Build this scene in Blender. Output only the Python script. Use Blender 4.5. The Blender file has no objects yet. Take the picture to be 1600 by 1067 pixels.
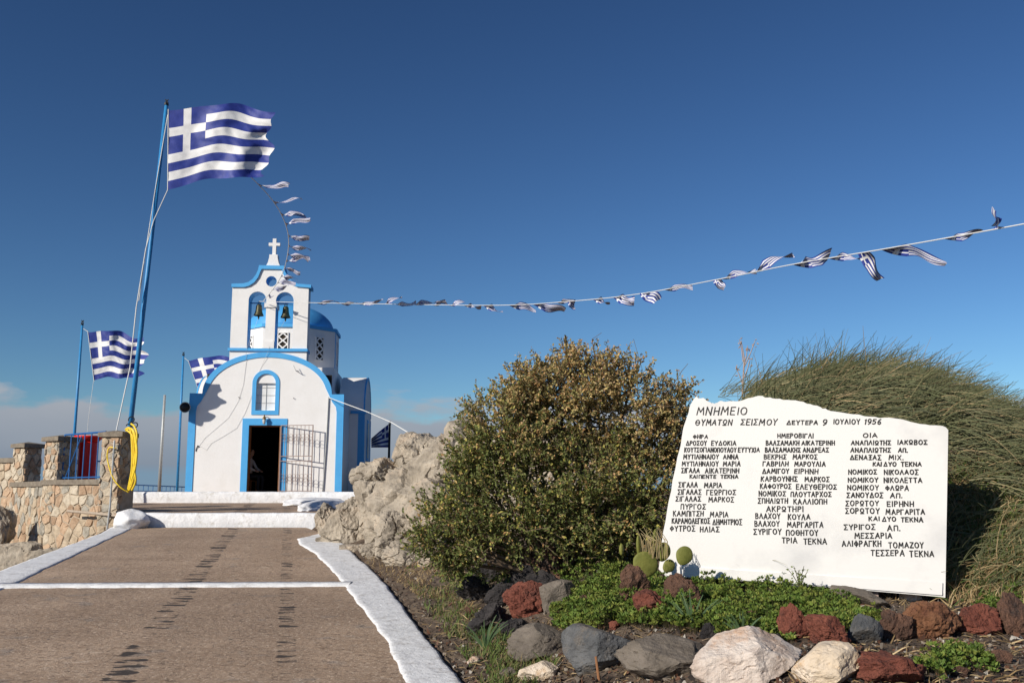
import bpy, bmesh, math, random
import numpy as np
from mathutils import Vector, Matrix, noise as mnoise
R = math.radians
rnd = random.Random(7)
scene = bpy.context.scene
col = scene.collection

# ------------------------------------------------------------------ camera
F = 1550.0; CX = 800.0; CY = 533.5; EYE = 1.65
PITCH = math.atan((775 - CY) / F)
SP, CP = math.sin(PITCH), math.cos(PITCH)
cd = bpy.data.cameras.new('camera'); cam = bpy.data.objects.new('camera', cd); col.objects.link(cam)
cd.sensor_width = 36; cd.lens = 36 * F / 1600; cd.clip_start = 0.05; cd.clip_end = 100000
cam.location = (0, 0, EYE); cam.rotation_euler = (R(90) + PITCH, 0, 0)
scene.camera = cam

# ------------------------------------------------------------------ sun and sky
SUN_AZ, SUN_EL = R(47), R(26)          # sun stands behind the camera, 47 degrees to its left
SDIR = Vector((-math.sin(SUN_AZ) * math.cos(SUN_EL), -math.cos(SUN_AZ) * math.cos(SUN_EL), math.sin(SUN_EL)))
ld = bpy.data.lights.new('sun', 'SUN'); sun = bpy.data.objects.new('sun', ld); col.objects.link(sun)
ld.energy = 4.6; ld.angle = R(0.55); ld.color = (1.0, 0.93, 0.82)
sun.rotation_euler = SDIR.to_track_quat('Z', 'Y').to_euler(); sun.location = (-20, -20, 30)
world = bpy.data.worlds.new('World'); scene.world = world; world.use_nodes = True
wn, wl = world.node_tree.nodes, world.node_tree.links
bg = wn['Background']; bg.inputs['Strength'].default_value = 0.075
sky = wn.new('ShaderNodeTexSky'); sky.sky_type = 'NISHITA'; sky.sun_disc = False
sky.sun_elevation = SUN_EL; sky.sun_rotation = math.atan2(SDIR.x, SDIR.y)
sky.altitude = 600; sky.air_density = 1.0; sky.dust_density = 0.3; sky.ozone_density = 3.0
def wnode(t, **kw):
    n = wn.new(t)
    for k, v in kw.items(): setattr(n, k, v)
    return n
def wmath(op, a, b=None, clamp=False):
    n = wnode('ShaderNodeMath', operation=op, use_clamp=clamp)
    for i, v in enumerate((a, b)):
        if v is None: continue
        if isinstance(v, (int, float)): n.inputs[i].default_value = v
        else: wl.new(v, n.inputs[i])
    return n.outputs[0]
tc = wnode('ShaderNodeTexCoord'); sep = wnode('ShaderNodeSeparateXYZ'); wl.new(tc.outputs['Generated'], sep.inputs[0])
mp = wnode('ShaderNodeMapping'); mp.inputs['Scale'].default_value = (5, 5, 14); mp.inputs['Location'].default_value = (1.3, 0.4, 0.2)
wl.new(tc.outputs['Generated'], mp.inputs[0])
nz = wnode('ShaderNodeTexNoise'); nz.inputs['Scale'].default_value = 1.6; nz.inputs['Detail'].default_value = 9; nz.inputs['Roughness'].default_value = 0.55
wl.new(mp.outputs[0], nz.inputs['Vector'])
elev = sep.outputs['Z']
nn = wmath('MULTIPLY', wmath('SUBTRACT', nz.outputs['Fac'], 0.5), 0.15)
top = wmath('MULTIPLY', wmath('SUBTRACT', wmath('ADD', nn, 0.092), elev), 60, True)
base = wmath('MULTIPLY', wmath('SUBTRACT', elev, wmath('ADD', wmath('MULTIPLY', nn, 0.12), 0.020)), 110, True)
mask = wmath('MULTIPLY', top, 0.92)
lit = wmath('ADD', wmath('MULTIPLY', wmath('SUBTRACT', elev, 0.03), 11), wmath('MULTIPLY', nn, 2.2), True)
cr = wnode('ShaderNodeMixRGB'); wl.new(lit, cr.inputs[0])
cr.inputs[1].default_value = (2.7, 3.2, 4.2, 1); cr.inputs[2].default_value = (5.6, 5.7, 6.0, 1)
ch_ = wnode('ShaderNodeMixRGB'); wl.new(base, ch_.inputs[0]); ch_.inputs[1].default_value = (2.2, 3.5, 5.0, 1); wl.new(cr.outputs[0], ch_.inputs[2])
tint = wnode('ShaderNodeMixRGB', blend_type='MULTIPLY'); tint.inputs[0].default_value = 1
tint.inputs[2].default_value = (0.365, 0.425, 0.455, 1)
gam = wnode('ShaderNodeGamma'); gam.inputs['Gamma'].default_value = 1.45; wl.new(sky.outputs[0], gam.inputs[0]); wl.new(gam.outputs[0], tint.inputs[1])
mx = wnode('ShaderNodeMixRGB'); wl.new(mask, mx.inputs[0]); wl.new(tint.outputs[0], mx.inputs[1]); wl.new(ch_.outputs[0], mx.inputs[2])
wl.new(mx.outputs[0], bg.inputs['Color'])
scene.view_settings.view_transform = 'Standard'; scene.view_settings.look = 'None'
scene.view_settings.gamma = 1; scene.view_settings.exposure = 0.14; scene.view_settings.use_curve_mapping = False

# ------------------------------------------------------------------ pixel helpers (photo pixel -> direction -> point at a known distance)
def at(px, py, Y):
    u, v = (px - CX) / F, (CY - py) / F
    den = CP - v * SP
    return Vector((u / den * Y, Y, EYE + Y * (SP + v * CP) / den))
def on_plane(px, py, p0, n):
    d = at(px, py, 1.0) - Vector((0, 0, EYE))
    t = (p0 - Vector((0, 0, EYE))).dot(n) / d.dot(n)
    return Vector((0, 0, EYE)) + d * t
def ss(t):
    t = max(0.0, min(1.0, t)); return t * t * (3 - 2 * t)
def interp(y, pts):
    if y <= pts[0][0]: 
        (a, b), (c, d) = pts[0], pts[1]
        return b + (d - b) / (c - a) * (y - a)
    for (a, b), (c, d) in zip(pts, pts[1:]):
        if y <= c: return b + (d - b) * (y - a) / (c - a)
    return pts[-1][1]
ER_OUT = [(3, .55), (6.6, -.25), (8.42, -.69), (11.8, -1.48), (13.5, -1.95), (15.2, -2.42), (17.2, -2.98), (18.6, -3.5), (19.6, -3.95), (27, -4.3)]
ER_IN = [(3, .1), (6.6, -.64), (8.42, -1.01), (11.8, -1.95), (13.5, -2.45), (15.2, -3.0), (16.3, -3.42), (17.2, -3.66), (17.9, -3.5), (18.4, -3.3)]
EL_OUT = [(6, -5.38), (12.8, -6.5), (18.2, -7.4), (19.6, -7.75), (27, -8.5)]
EL_IN = [(6, -4.7), (11.85, -5.79), (19, -7.2), (19.6, -7.3)]
def pbase(y):
    if y <= 19.6: return 0.054 * max(y, -30)
    return 0.054 * 19.6 + min((y - 19.6), 7.4) * 0.04
def ground(x, y, fine=True):
    z = pbase(y)
    dR = x - interp(y, ER_OUT); dL = interp(y, EL_OUT) - x
    if dR > -0.1:
        z += 0.44 * ss(dR / 1.7)
        bs = (x - 1.29) * 0.40 + (y - 8.44) * 0.917; bt = (x - 1.29) * 0.917 - (y - 8.44) * 0.40      # behind / along the memorial
        z += 1.50 * ss((bs - .12) / 1.7) * ss((bt + 1.0) / 1.9) * (1 - ss((bt - 1.5) / 4.2)) * (1 - ss((bs - 2.6) / 3.5))
        if fine and dR > 0.02: z += (0.035 * mnoise.noise((x * 1.9, y * 1.9, 3)) + 0.022 * mnoise.noise((x * 6, y * 6, 1))) * ss(dR / .4)
    elif dL > -0.05:
        z -= 1.7 * ss((dL - .02) / 1.0)
    if dR < 0.06 and dL < 0.06 and y < 19.7: z -= 0.07
    d = math.hypot(x + 2, y - 14)
    if d > 32: z -= (d - 32) * 0.42 * ss((d - 32) / 20)
    return max(z, -290)
def on_ground(px, py, y0=4.0, y1=30.0):
    prev = y0; y = y0
    while y < y1:
        p = at(px, py, y)
        if p.z <= ground(p.x, p.y):
            lo, hi = prev, y
            for _ in range(18):
                m = (lo + hi) / 2; q = at(px, py, m)
                if q.z <= ground(q.x, q.y): hi = m
                else: lo = m
            q = at(px, py, hi); q.z = ground(q.x, q.y); return q
        prev = y; y += 0.08
    return at(px, py, y1)

# ------------------------------------------------------------------ materials
def nt(m): return m.node_tree.nodes, m.node_tree.links
def mat(name, c1, c2=None, scale=4.0, rough=0.8, bump=0.0, bscale=30.0, detail=6.0, metallic=0.0, lo=0.35, hi=0.65, c3=None, scale3=1.0, spec=0.3, trans=0.0):
    m = bpy.data.materials.new(name); m.use_nodes = True
    n, l = nt(m); p = n['Principled BSDF']
    p.inputs['Roughness'].default_value = rough; p.inputs['Metallic'].default_value = metallic
    p.inputs['Specular IOR Level'].default_value = spec
    p.inputs['Base Color'].default_value = (*c1, 1)
    tcn = n.new('ShaderNodeTexCoord')
    if c2:
        t = n.new('ShaderNodeTexNoise'); t.inputs['Scale'].default_value = scale; t.inputs['Detail'].default_value = detail; t.inputs['Roughness'].default_value = .62
        l.new(tcn.outputs['Object'], t.inputs['Vector'])
        r = n.new('ShaderNodeValToRGB'); r.color_ramp.elements[0].position = lo; r.color_ramp.elements[1].position = hi
        r.color_ramp.elements[0].color = (*c1, 1); r.color_ramp.elements[1].color = (*c2, 1)
        l.new(t.outputs['Fac'], r.inputs[0]); out = r.outputs[0]
        if c3:
            t3 = n.new('ShaderNodeTexNoise'); t3.inputs['Scale'].default_value = scale3; t3.inputs['Detail'].default_value = 8; t3.inputs['Roughness'].default_value = .7
            l.new(tcn.outputs['Object'], t3.inputs['Vector'])
            r3 = n.new('ShaderNodeValToRGB'); r3.color_ramp.elements[0].position = .52; r3.color_ramp.elements[1].position = .68
            l.new(t3.outputs['Fac'], r3.inputs[0])
            mxn = n.new('ShaderNodeMixRGB'); l.new(r3.outputs[0], mxn.inputs[0]); l.new(out, mxn.inputs[1]); mxn.inputs[2].default_value = (*c3, 1); out = mxn.outputs[0]
        l.new(out, p.inputs['Base Color'])
    if bump > 0:
        b = n.new('ShaderNodeTexNoise'); b.inputs['Scale'].default_value = bscale; b.inputs['Detail'].default_value = 9; b.inputs['Roughness'].default_value = .65
        l.new(tcn.outputs['Object'], b.inputs['Vector'])
        bn = n.new('ShaderNodeBump'); bn.inputs['Strength'].default_value = bump; bn.inputs['Distance'].default_value = 0.05
        l.new(b.outputs['Fac'], bn.inputs['Height']); l.new(bn.outputs[0], p.inputs['Normal'])
    return m
def leafmat(name, rough=0.6, trans=0.25):
    m = bpy.data.materials.new(name); m.use_nodes = True
    n, l = nt(m); p = n['Principled BSDF']; a = n.new('ShaderNodeAttribute'); a.attribute_name = 'Col'
    l.new(a.outputs['Color'], p.inputs['Base Color']); p.inputs['Roughness'].default_value = rough; p.inputs['Specular IOR Level'].default_value = .25
    t = n.new('ShaderNodeBsdfTranslucent'); l.new(a.outputs['Color'], t.inputs[0])
    x = n.new('ShaderNodeMixShader'); x.inputs[0].default_value = trans
    l.new(p.outputs[0], x.inputs[1]); l.new(t.outputs[0], x.inputs[2]); l.new(x.outputs[0], n['Material Output'].inputs[0])
    return m
M = {}
M['plaster'] = mat('white_plaster', (.78, .765, .75), (.82, .81, .80), 1.3, .9, .10, 14, c3=(.765, .75, .73), scale3=2.2)
M['whitewash'] = mat('whitewash_rough', (.70, .70, .71), (.80, .80, .81), 5, .9, .5, 10, c3=(.55, .53, .50), scale3=6)
M['strip'] = mat('painted_kerb', (.66, .66, .665), (.78, .78, .785), 5, .9, .4, 16, c3=(.50, .48, .46), scale3=7)
M['blue'] = mat('blue_trim', (.075, .36, .72), (.085, .40, .77), 3, .6, .05, 20)
M['dome'] = mat('blue_dome', (.06, .30, .62), (.075, .34, .68), 3, .5, .05, 20)
M['bluemetal'] = mat('blue_metal', (.03, .20, .46), (.04, .25, .52), 12, .4, 0)
M['dark'] = mat('painted_dark_shade', (.030, .024, .018), (.05, .04, .03), 3, .95)  # shade put into the colour, for chapel interior and lattice openings
M['wood'] = mat('brown_wood', (.22, .09, .035), (.30, .13, .05), 9, .6)
M['iron'] = mat('painted_iron', (.22, .16, .14), (.28, .21, .18), 20, .5, 0, metallic=.2)
M['black'] = mat('black_metal', (.012, .012, .013), None, rough=.4)
M['bronze'] = mat('bell_bronze', (.055, .055, .035), (.10, .09, .05), 14, .5, .1, 40, metallic=.6)
M['grey'] = mat('galvanised_pipe', (.33, .34, .34), (.42, .43, .43), 20, .5, 0, metallic=.3)
M['rope'] = mat('white_rope', (.62, .62, .60), (.72, .72, .70), 60, .9)
M['flagblue'] = mat('flag_blue', (.022, .038, .22), (.030, .050, .28), 8, .55, .1, 60)
M['flagwhite'] = mat('flag_white', (.74, .73, .72), (.80, .79, .78), 8, .6, .1, 60)
M['hose'] = mat('yellow_hose', (.75, .52, .03), (.85, .62, .05), 20, .4)
M['red'] = mat('red_paint', (.72, .018, .012), (.80, .025, .018), 5, .4)
M['mortar'] = mat('mortar', (.36, .29, .21), (.46, .38, .29), 9, .95, .6, 25)
M['cap'] = mat('concrete_cap', (.17, .14, .11), (.26, .22, .17), 9, .95, .4, 30)
stone_cols = [((.42, .33, .23), (.58, .47, .34)), ((.46, .31, .20), (.60, .43, .29)), ((.30, .27, .22), (.46, .42, .35)), ((.50, .42, .31), (.64, .55, .43)), ((.34, .22, .14), (.50, .36, .24))]
M['stones'] = [mat('wall_stone_%s' % 'abcde'[i], a, b, 7, .95, .8, 18, c3=tuple(.72 * v for v in a), scale3=5) for i, (a, b) in enumerate(stone_cols)]
M['rock'] = mat('limestone_rock', (.25, .212, .165), (.47, .405, .32), 3.1, .95, 1.0, 9, detail=12, c3=(.43, .34, .25), scale3=1.6)
M['marble'] = mat('white_marble', (.68, .665, .64), (.55, .54, .53), 1.5, .6, .04, 30, detail=10, lo=.52, hi=.72)
M['marble_edge'] = mat('marble_edge', (.50, .33, .32), (.60, .42, .40), 9, .8)
M['paint'] = mat('black_lettering', (.015, .014, .014), None, rough=.6)
M['soil'] = mat('soil', (.075, .052, .038), (.17, .125, .09), 7, .98, .9, 22, detail=10, c3=(.24, .18, .12), scale3=2.2)
M['lava'] = mat('lava_black', (.022, .020, .021), (.060, .052, .050), 9, .85, .9, 24)
M['lavared'] = mat('lava_red', (.15, .045, .03), (.25, .085, .055), 8, .95, 1.0, 24, c3=(.10, .045, .035), scale3=6)
M['lavabrown'] = mat('lava_brown', (.10, .055, .038), (.19, .10, .065), 8, .95, 1.0, 24, c3=(.05, .04, .036), scale3=5)
M['lavaorange'] = mat('lava_orange', (.19, .085, .042), (.27, .13, .07), 7, .95, .9, 24, c3=(.13, .05, .032), scale3=5)
M['slate'] = mat('grey_brown_stone', (.115, .095, .075), (.19, .16, .13), 6, .85, .6, 20)
M['bluestone'] = mat('blue_grey_stone', (.065, .068, .072), (.13, .13, .13), 6, .8, .6, 20, c3=(.17, .14, .11), scale3=4)
M['pale'] = mat('pale_pink_stone', (.50, .40, .33), (.68, .60, .53), 5, .85, .7, 14, c3=(.50, .30, .18), scale3=3.5)
M['paleorange'] = mat('pale_orange_stone', (.58, .45, .30), (.68, .58, .47), 5, .85, .7, 14, c3=(.55, .32, .13), scale3=4)
M['leaf'] = leafmat('leaf')
M['twig'] = mat('twig_bark', (.13, .09, .06), (.20, .15, .10), 20, .9)
M['cactus'] = mat('cactus_pad', (.13, .14, .028), (.20, .20, .045), 9, .6, .2, 30, c3=(.28, .26, .08), scale3=7)
M['railblue'] = mat('dark_blue_rail', (.018, .10, .30), (.025, .13, .36), 12, .45)
M['skin'] = mat('skin', (.45, .28, .20), None, rough=.6)
M['cloth'] = mat('white_shirt', (.62, .60, .58), None, rough=.9)
M['hair'] = mat('dark_hair', (.02, .016, .012), None, rough=.7)

# ------------------------------------------------------------------ mesh helpers
def tag(o, label=None, cat=None, group=None, kind=None):
    if label: o['label'] = label
    if cat: o['category'] = cat
    if group: o['group'] = group
    if kind: o['kind'] = kind
    return o
def empty(name, loc=(0, 0, 0), rz=0.0):
    o = bpy.data.objects.new(name, None); col.objects.link(o); o.location = loc; o.rotation_euler = (0, 0, rz); o.empty_display_size = .2
    return o
def link(name, me, m, parent=None, smooth=False):
    o = bpy.data.objects.new(name, me); col.objects.link(o)
    if m is not None:
        for x in (m if isinstance(m, (list, tuple)) else [m]): me.materials.append(x)
    if parent: o.parent = parent
    if smooth: me.polygons.foreach_set('use_smooth', [True] * len(me.polygons))
    return o
class MB:
    def __init__(s): s.v = []; s.f = []; s.c = []
    def add(s, vs, fs, colr=None):
        b = len(s.v); s.v += [tuple(v) for v in vs]; s.f += [tuple(b + i for i in f) for f in fs]
        if colr is not None: s.c += [colr] * len(vs)
        return s
    def box(s, x0, x1, y0, y1, z0, z1):
        return s.add([(x0, y0, z0), (x1, y0, z0), (x1, y1, z0), (x0, y1, z0), (x0, y0, z1), (x1, y0, z1), (x1, y1, z1), (x0, y1, z1)],
                     [(0, 3, 2, 1), (4, 5, 6, 7), (0, 1, 5, 4), (1, 2, 6, 5), (2, 3, 7, 6), (3, 0, 4, 7)])
    def tube(s, pts, r, n=8, colr=None):
        pts = [Vector(p) for p in pts]; rs = r if isinstance(r, (list, tuple)) else [r] * len(pts)
        vs = []; fs = []; up0 = None
        for i, p in enumerate(pts):
            d = (pts[min(i + 1, len(pts) - 1)] - pts[max(i - 1, 0)]).normalized()
            if up0 is None: up0 = Vector((0, 0, 1)) if abs(d.z) < .9 else Vector((1, 0, 0))
            a = (up0 - d * up0.dot(d)).normalized(); b = d.cross(a); up0 = a
            for k in range(n):
                t = 2 * math.pi * k / n; vs.append(p + (a * math.cos(t) + b * math.sin(t)) * rs[i])
        for i in range(len(pts) - 1):
            for k in range(n): fs.append((i * n + k, i * n + (k + 1) % n, (i + 1) * n + (k + 1) % n, (i + 1) * n + k))
        fs.append(tuple(range(n))[::-1]); fs.append(tuple((len(pts) - 1) * n + k for k in range(n)))
        return s.add(vs, fs, colr)
    def lathe(s, prof, n=20, origin=(0, 0, 0), sy=1.0):
        vs = []; fs = []; ox, oy, oz = origin
        for (r, z) in prof:
            for k in range(n):
                t = 2 * math.pi * k / n; vs.append((ox + r * math.cos(t), oy + r * sy * math.sin(t), oz + z))
        for i in range(len(prof) - 1):
            for k in range(n): fs.append((i * n + k, i * n + (k + 1) % n, (i + 1) * n + (k + 1) % n, (i + 1) * n + k))
        fs.append(tuple(range(n))[::-1]); fs.append(tuple((len(prof) - 1) * n + k for k in range(n)))
        return s.add(vs, fs)
    def prism(s, poly, z0, z1):
        n = len(poly)
        z0s = z0 if isinstance(z0, (list, tuple)) else [z0] * n; z1s = z1 if isinstance(z1, (list, tuple)) else [z1] * n
        vs = [(x, y, z0s[i]) for i, (x, y) in enumerate(poly)] + [(x, y, z1s[i]) for i, (x, y) in enumerate(poly)]
        return s.add(vs, [tuple(range(n))[::-1], tuple(range(n, 2 * n))] + [(i, (i + 1) % n, n + (i + 1) % n, n + i) for i in range(n)])
    def build(s, name, m, parent=None, smooth=False):
        me = bpy.data.meshes.new(name); me.from_pydata(s.v, [], s.f); me.update()
        if s.c:
            ca = me.color_attributes.new('Col', 'FLOAT_COLOR', 'POINT')
            ca.data.foreach_set('color', np.array([(*c, 1.0) for c in s.c], dtype=np.float32).ravel())
        return link(name, me, m, parent, smooth)
def shape(name, loops, y0, y1, m, parent=None, bevel=0.0):
    """2-D outlines with holes (x, z) extruded from local y0 to y1"""
    cu = bpy.data.curves.new(name, 'CURVE'); cu.dimensions = '2D'; cu.fill_mode = 'BOTH'; cu.extrude = (y1 - y0) / 2 - bevel; cu.bevel_depth = bevel; cu.offset = -bevel
    for lp in loops:
        sp = cu.splines.new('POLY'); sp.points.add(len(lp) - 1); sp.use_cyclic_u = True
        for i, (x, z) in enumerate(lp): sp.points[i].co = (x, z, 0, 1)
    t = bpy.data.objects.new('tmp', cu); col.objects.link(t)
    bpy.context.view_layer.update()
    me = bpy.data.meshes.new_from_object(t.evaluated_get(bpy.context.evaluated_depsgraph_get()))
    bpy.data.objects.remove(t); bpy.data.curves.remove(cu)
    me.name = name; me.materials.clear()
    me.transform(Matrix(((1, 0, 0, 0), (0, 0, -1, (y0 + y1) / 2), (0, 1, 0, 0), (0, 0, 0, 1))))
    return link(name, me, m, parent)
def arc(cx, cz, rx, rz, a0, a1, n):
    return [(cx + rx * math.cos(R(a0 + (a1 - a0) * i / n)), cz + rz * math.sin(R(a0 + (a1 - a0) * i / n))) for i in range(n + 1)]

# ================================================================== GROUND, PATH, TERRACE
def coords(lo, hi, dense0, dense1, fine, far):
    c = list(np.arange(dense0, dense1 + 1e-6, fine))
    s = fine; x = dense0
    while x > lo: s *= 1.35; x -= s; c.insert(0, max(x, lo))
    s = fine; x = dense1
    while x < hi: s *= 1.35; x += s; c.append(min(x, hi))
    return c
gx = coords(-1500, 1500, -9.0, 7.5, .085, 0); gy = coords(-1400, 1500, 3.5, 20.5, .085, 0)
gv = [(x, y, ground(x, y)) for y in gy for x in gx]
nx = len(gx)
gf = [(j * nx + i, j * nx + i + 1, (j + 1) * nx + i + 1, (j + 1) * nx + i) for j in range(len(gy) - 1) for i in range(nx - 1)]
g = MB(); g.v = gv; g.f = gf
tag(g.build('ground', M['soil'], smooth=True), kind='structure')
sea_m = mat('sea_water', (.012, .05, .10), (.018, .07, .13), .002, .15, .3, .05)
MB().add([(-60000, -60000, -285), (60000, -60000, -285), (60000, 60000, -285), (-60000, 60000, -285)], [(0, 1, 2, 3)]).build('sea', sea_m)['kind'] = 'structure'

# concrete path with two lines of dark wheel scars
def path_material():
    m = bpy.data.materials.new('path_concrete'); m.use_nodes = True; n, l = nt(m); p = n['Principled BSDF']; p.inputs['Roughness'].default_value = .95; p.inputs['Specular IOR Level'].default_value = .2
    tcn = n.new('ShaderNodeTexCoord')
    def tex(scale, detail=8, rough=.65, vec=None):
        t = n.new('ShaderNodeTexNoise'); t.inputs['Scale'].default_value = scale; t.inputs['Detail'].default_value = detail; t.inputs['Roughness'].default_value = rough
        l.new(vec or tcn.outputs['Object'], t.inputs['Vector']); return t.outputs['Fac']
    def ramp(src, a, b, ca, cb):
        r = n.new('ShaderNodeValToRGB'); r.color_ramp.elements[0].position = a; r.color_ramp.elements[1].position = b
        r.color_ramp.elements[0].color = (*ca, 1); r.color_ramp.elements[1].color = (*cb, 1); l.new(src, r.inputs[0]); return r.outputs[0]
    def mix(f, a, b):
        x = n.new('ShaderNodeMixRGB')
        for i, v in enumerate((f, a, b)):
            if isinstance(v, tuple): x.inputs[i].default_value = (*v, 1)
            elif isinstance(v, float): x.inputs[i].default_value = v
            else: l.new(v, x.inputs[i])
        return x.outputs[0]
    def mth(op, a, b=None, clamp=False):
        x = n.new('ShaderNodeMath'); x.operation = op; x.use_clamp = clamp
        for i, v in enumerate((a, b)):
            if v is None: continue
            if isinstance(v, (int, float)): x.inputs[i].default_value = v
            else: l.new(v, x.inputs[i])
        return x.outputs[0]
    c = ramp(tex(1.1), .35, .68, (.27, .20, .145), (.43, .335, .255))
    c = mix(ramp(tex(14, 10, .75), .42, .70, (0, 0, 0), (.75, .75, .75)), c, (.47, .39, .315))
    c = mix(ramp(tex(5.5, 6, .7), .60, .68, (0, 0, 0), (.8, .8, .8)), c, (.16, .125, .10))
    v = n.new('ShaderNodeTexVoronoi'); v.inputs['Scale'].default_value = 26; l.new(tcn.outputs['Object'], v.inputs['Vector'])
    c = mix(ramp(v.outputs['Distance'], .05, .16, (.55, .55, .55), (0, 0, 0)), c, (.52, .45, .38))
    c = mix(ramp(tex(2.6, 4, .55), .60, .68, (0, 0, 0), (.55, .55, .55)), c, (.24, .235, .23))
    c = mix(ramp(tex(3.7, 5, .6), .63, .69, (0, 0, 0), (.7, .7, .7)), c, (.52, .44, .36))
    c = mix(ramp(tex(0.45, 4, .6), .40, .62, (.35, .35, .35), (0, 0, 0)), c, (.17, .13, .10))
    c = mix(ramp(tex(24, 5, .65), .54, .62, (0, 0, 0), (.75, .75, .75)), c, (.15, .115, .09))
    c = mix(ramp(tex(37, 4, .6), .58, .66, (0, 0, 0), (.8, .8, .8)), c, (.60, .52, .43))
    c = mix(ramp(tex(8.3, 4, .6), .66, .71, (0, 0, 0), (.8, .8, .8)), c, (.09, .08, .075))
    s = n.new('ShaderNodeSeparateXYZ'); l.new(tcn.outputs['Object'], s.inputs[0])
    tot = None
    mpn = n.new('ShaderNodeMapping'); mpn.inputs['Scale'].default_value = (1.5, 5.2, 1); l.new(tcn.outputs['Object'], mpn.inputs[0])
    scar = tex(1.7, 5, .55, mpn.outputs[0])
    for (x0, k, w, a) in ((-1.21, -.213, .21, .065), (.06, -.226, .15, .03)):
        d = mth('ABSOLUTE', mth('SUBTRACT', s.outputs['X'], mth('ADD', mth('MULTIPLY', s.outputs['Y'], k), x0)))
        band = mth('SUBTRACT', 1.0, mth('DIVIDE', d, w), True)
        band = mth('MULTIPLY', band, 1.8, True)
        k2 = mth('MULTIPLY', mth('SUBTRACT', mth('ADD', mth('MULTIPLY', band, .25 + a), scar), .835), 22, True)
        tot = k2 if tot is None else mth('MAXIMUM', tot, k2)
    c = mix(mth('MULTIPLY', tot, .92), c, (.042, .040, .042))
    wm = n.new('ShaderNodeMixRGB'); wm.blend_type = 'MULTIPLY'; wm.inputs[0].default_value = 1; wm.inputs[2].default_value = (1.14, 1.05, .97, 1); l.new(c, wm.inputs[1]); c = wm.outputs[0]
    l.new(c, p.inputs['Base Color'])
    b = n.new('ShaderNodeBump'); b.inputs['Strength'].default_value = .8; b.inputs['Distance'].default_value = .03
    h = mth('ADD', tex(9, 10, .75), mth('MULTIPLY', tot, -.35)); l.new(h, b.inputs['Height']); l.new(b.outputs[0], p.inputs['Normal'])
    return m
M['path'] = path_material()
def ribbon(name, left, right, y0, y1, dy, lift, m, thick=.0, jit=0.0, seed=1, nx=14):
    rr = random.Random(seed); ys = list(np.arange(y0, y1 + 1e-6, dy)); b = MB(); vs = []
    for y in ys:
        xl, xr = [f_(y) + jit * (.9 * mnoise.noise((y * 1.7, q_, seed)) + .35 * mnoise.noise((y * 5.5, q_, seed)) + rr.uniform(-.12, .12)) for f_, q_ in ((left, 0.3), (right, 7.7))]
        row = [(xl, y, pbase(y) + lift - thick)] if thick else []
        for i in range(nx + 1):
            x = xl + (xr - xl) * i / nx
            e = 0.35 if thick and i in (0, nx) else 1.0
            row.append((x, y, pbase(y) - .0 + lift * e + (1 if thick else .25) * (.004 * mnoise.noise((x * 3, y * 3, seed)) + .003 * mnoise.noise((x * 11, y * 11, seed)))))
        if thick: row.append((xr, y, pbase(y) + lift - thick))
        vs += row
    w = nx + 1 + (2 if thick else 0)
    fs = [(j * w + i, j * w + i + 1, (j + 1) * w + i + 1, (j + 1) * w + i) for j in range(len(ys) - 1) for i in range(w - 1)]
    if thick: fs += [tuple(range(w))[::-1], tuple((len(ys) - 1) * w + i for i in range(w))]
    b.add(vs, fs); return b.build(name, m, smooth=True)
tag(ribbon('path', lambda y: interp(y, EL_OUT) + .1, lambda y: interp(y, ER_OUT) - .08, -12, 19.6, .15, 0.0, M['path'], nx=40), kind='structure')
tag(ribbon('white_edge_strip', lambda y: interp(y, EL_OUT) - .02, lambda y: interp(y, EL_IN), 4, 19.5, .06, .014, M['strip'], .12, .026, 3), 'long straight white painted edge strip on the path beside the drop', 'kerb', kind=None)
tag(ribbon('white_edge_strip', lambda y: interp(y, ER_IN), lambda y: interp(y, ER_OUT) + .02, 3, 18.4, .05, .016, M['strip'], .14, .03, 4), 'curving white painted edge strip between path and planted bed', 'kerb')
cs = MB(); vs = []; fs = []
xs = np.arange(-5.95, -1.85, .08); rr = random.Random(5)
for x in xs:
    yc = 11.72 + .035 * (x + 4) + rr.uniform(-.012, .012)
    w = .15 + .02 * mnoise.noise((x * 2, 0, 0)) + rr.uniform(-.015, .015)
    vs += [(x, yc - w, pbase(yc - w) - .03), (x, yc - w, pbase(yc - w) + .018), (x, yc, pbase(yc) + .028), (x, yc + w, pbase(yc + w) + .018), (x, yc + w, pbase(yc + w) - .03)]
fs = [(j * 5 + i, (j + 1) * 5 + i, (j + 1) * 5 + i + 1, j * 5 + i + 1) for j in range(len(xs) - 1) for i in range(4)]
tag(cs.add(vs, fs).build('white_cross_strip', M['strip'], smooth=True), 'narrow white painted strip running straight across the path', 'kerb')

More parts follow.
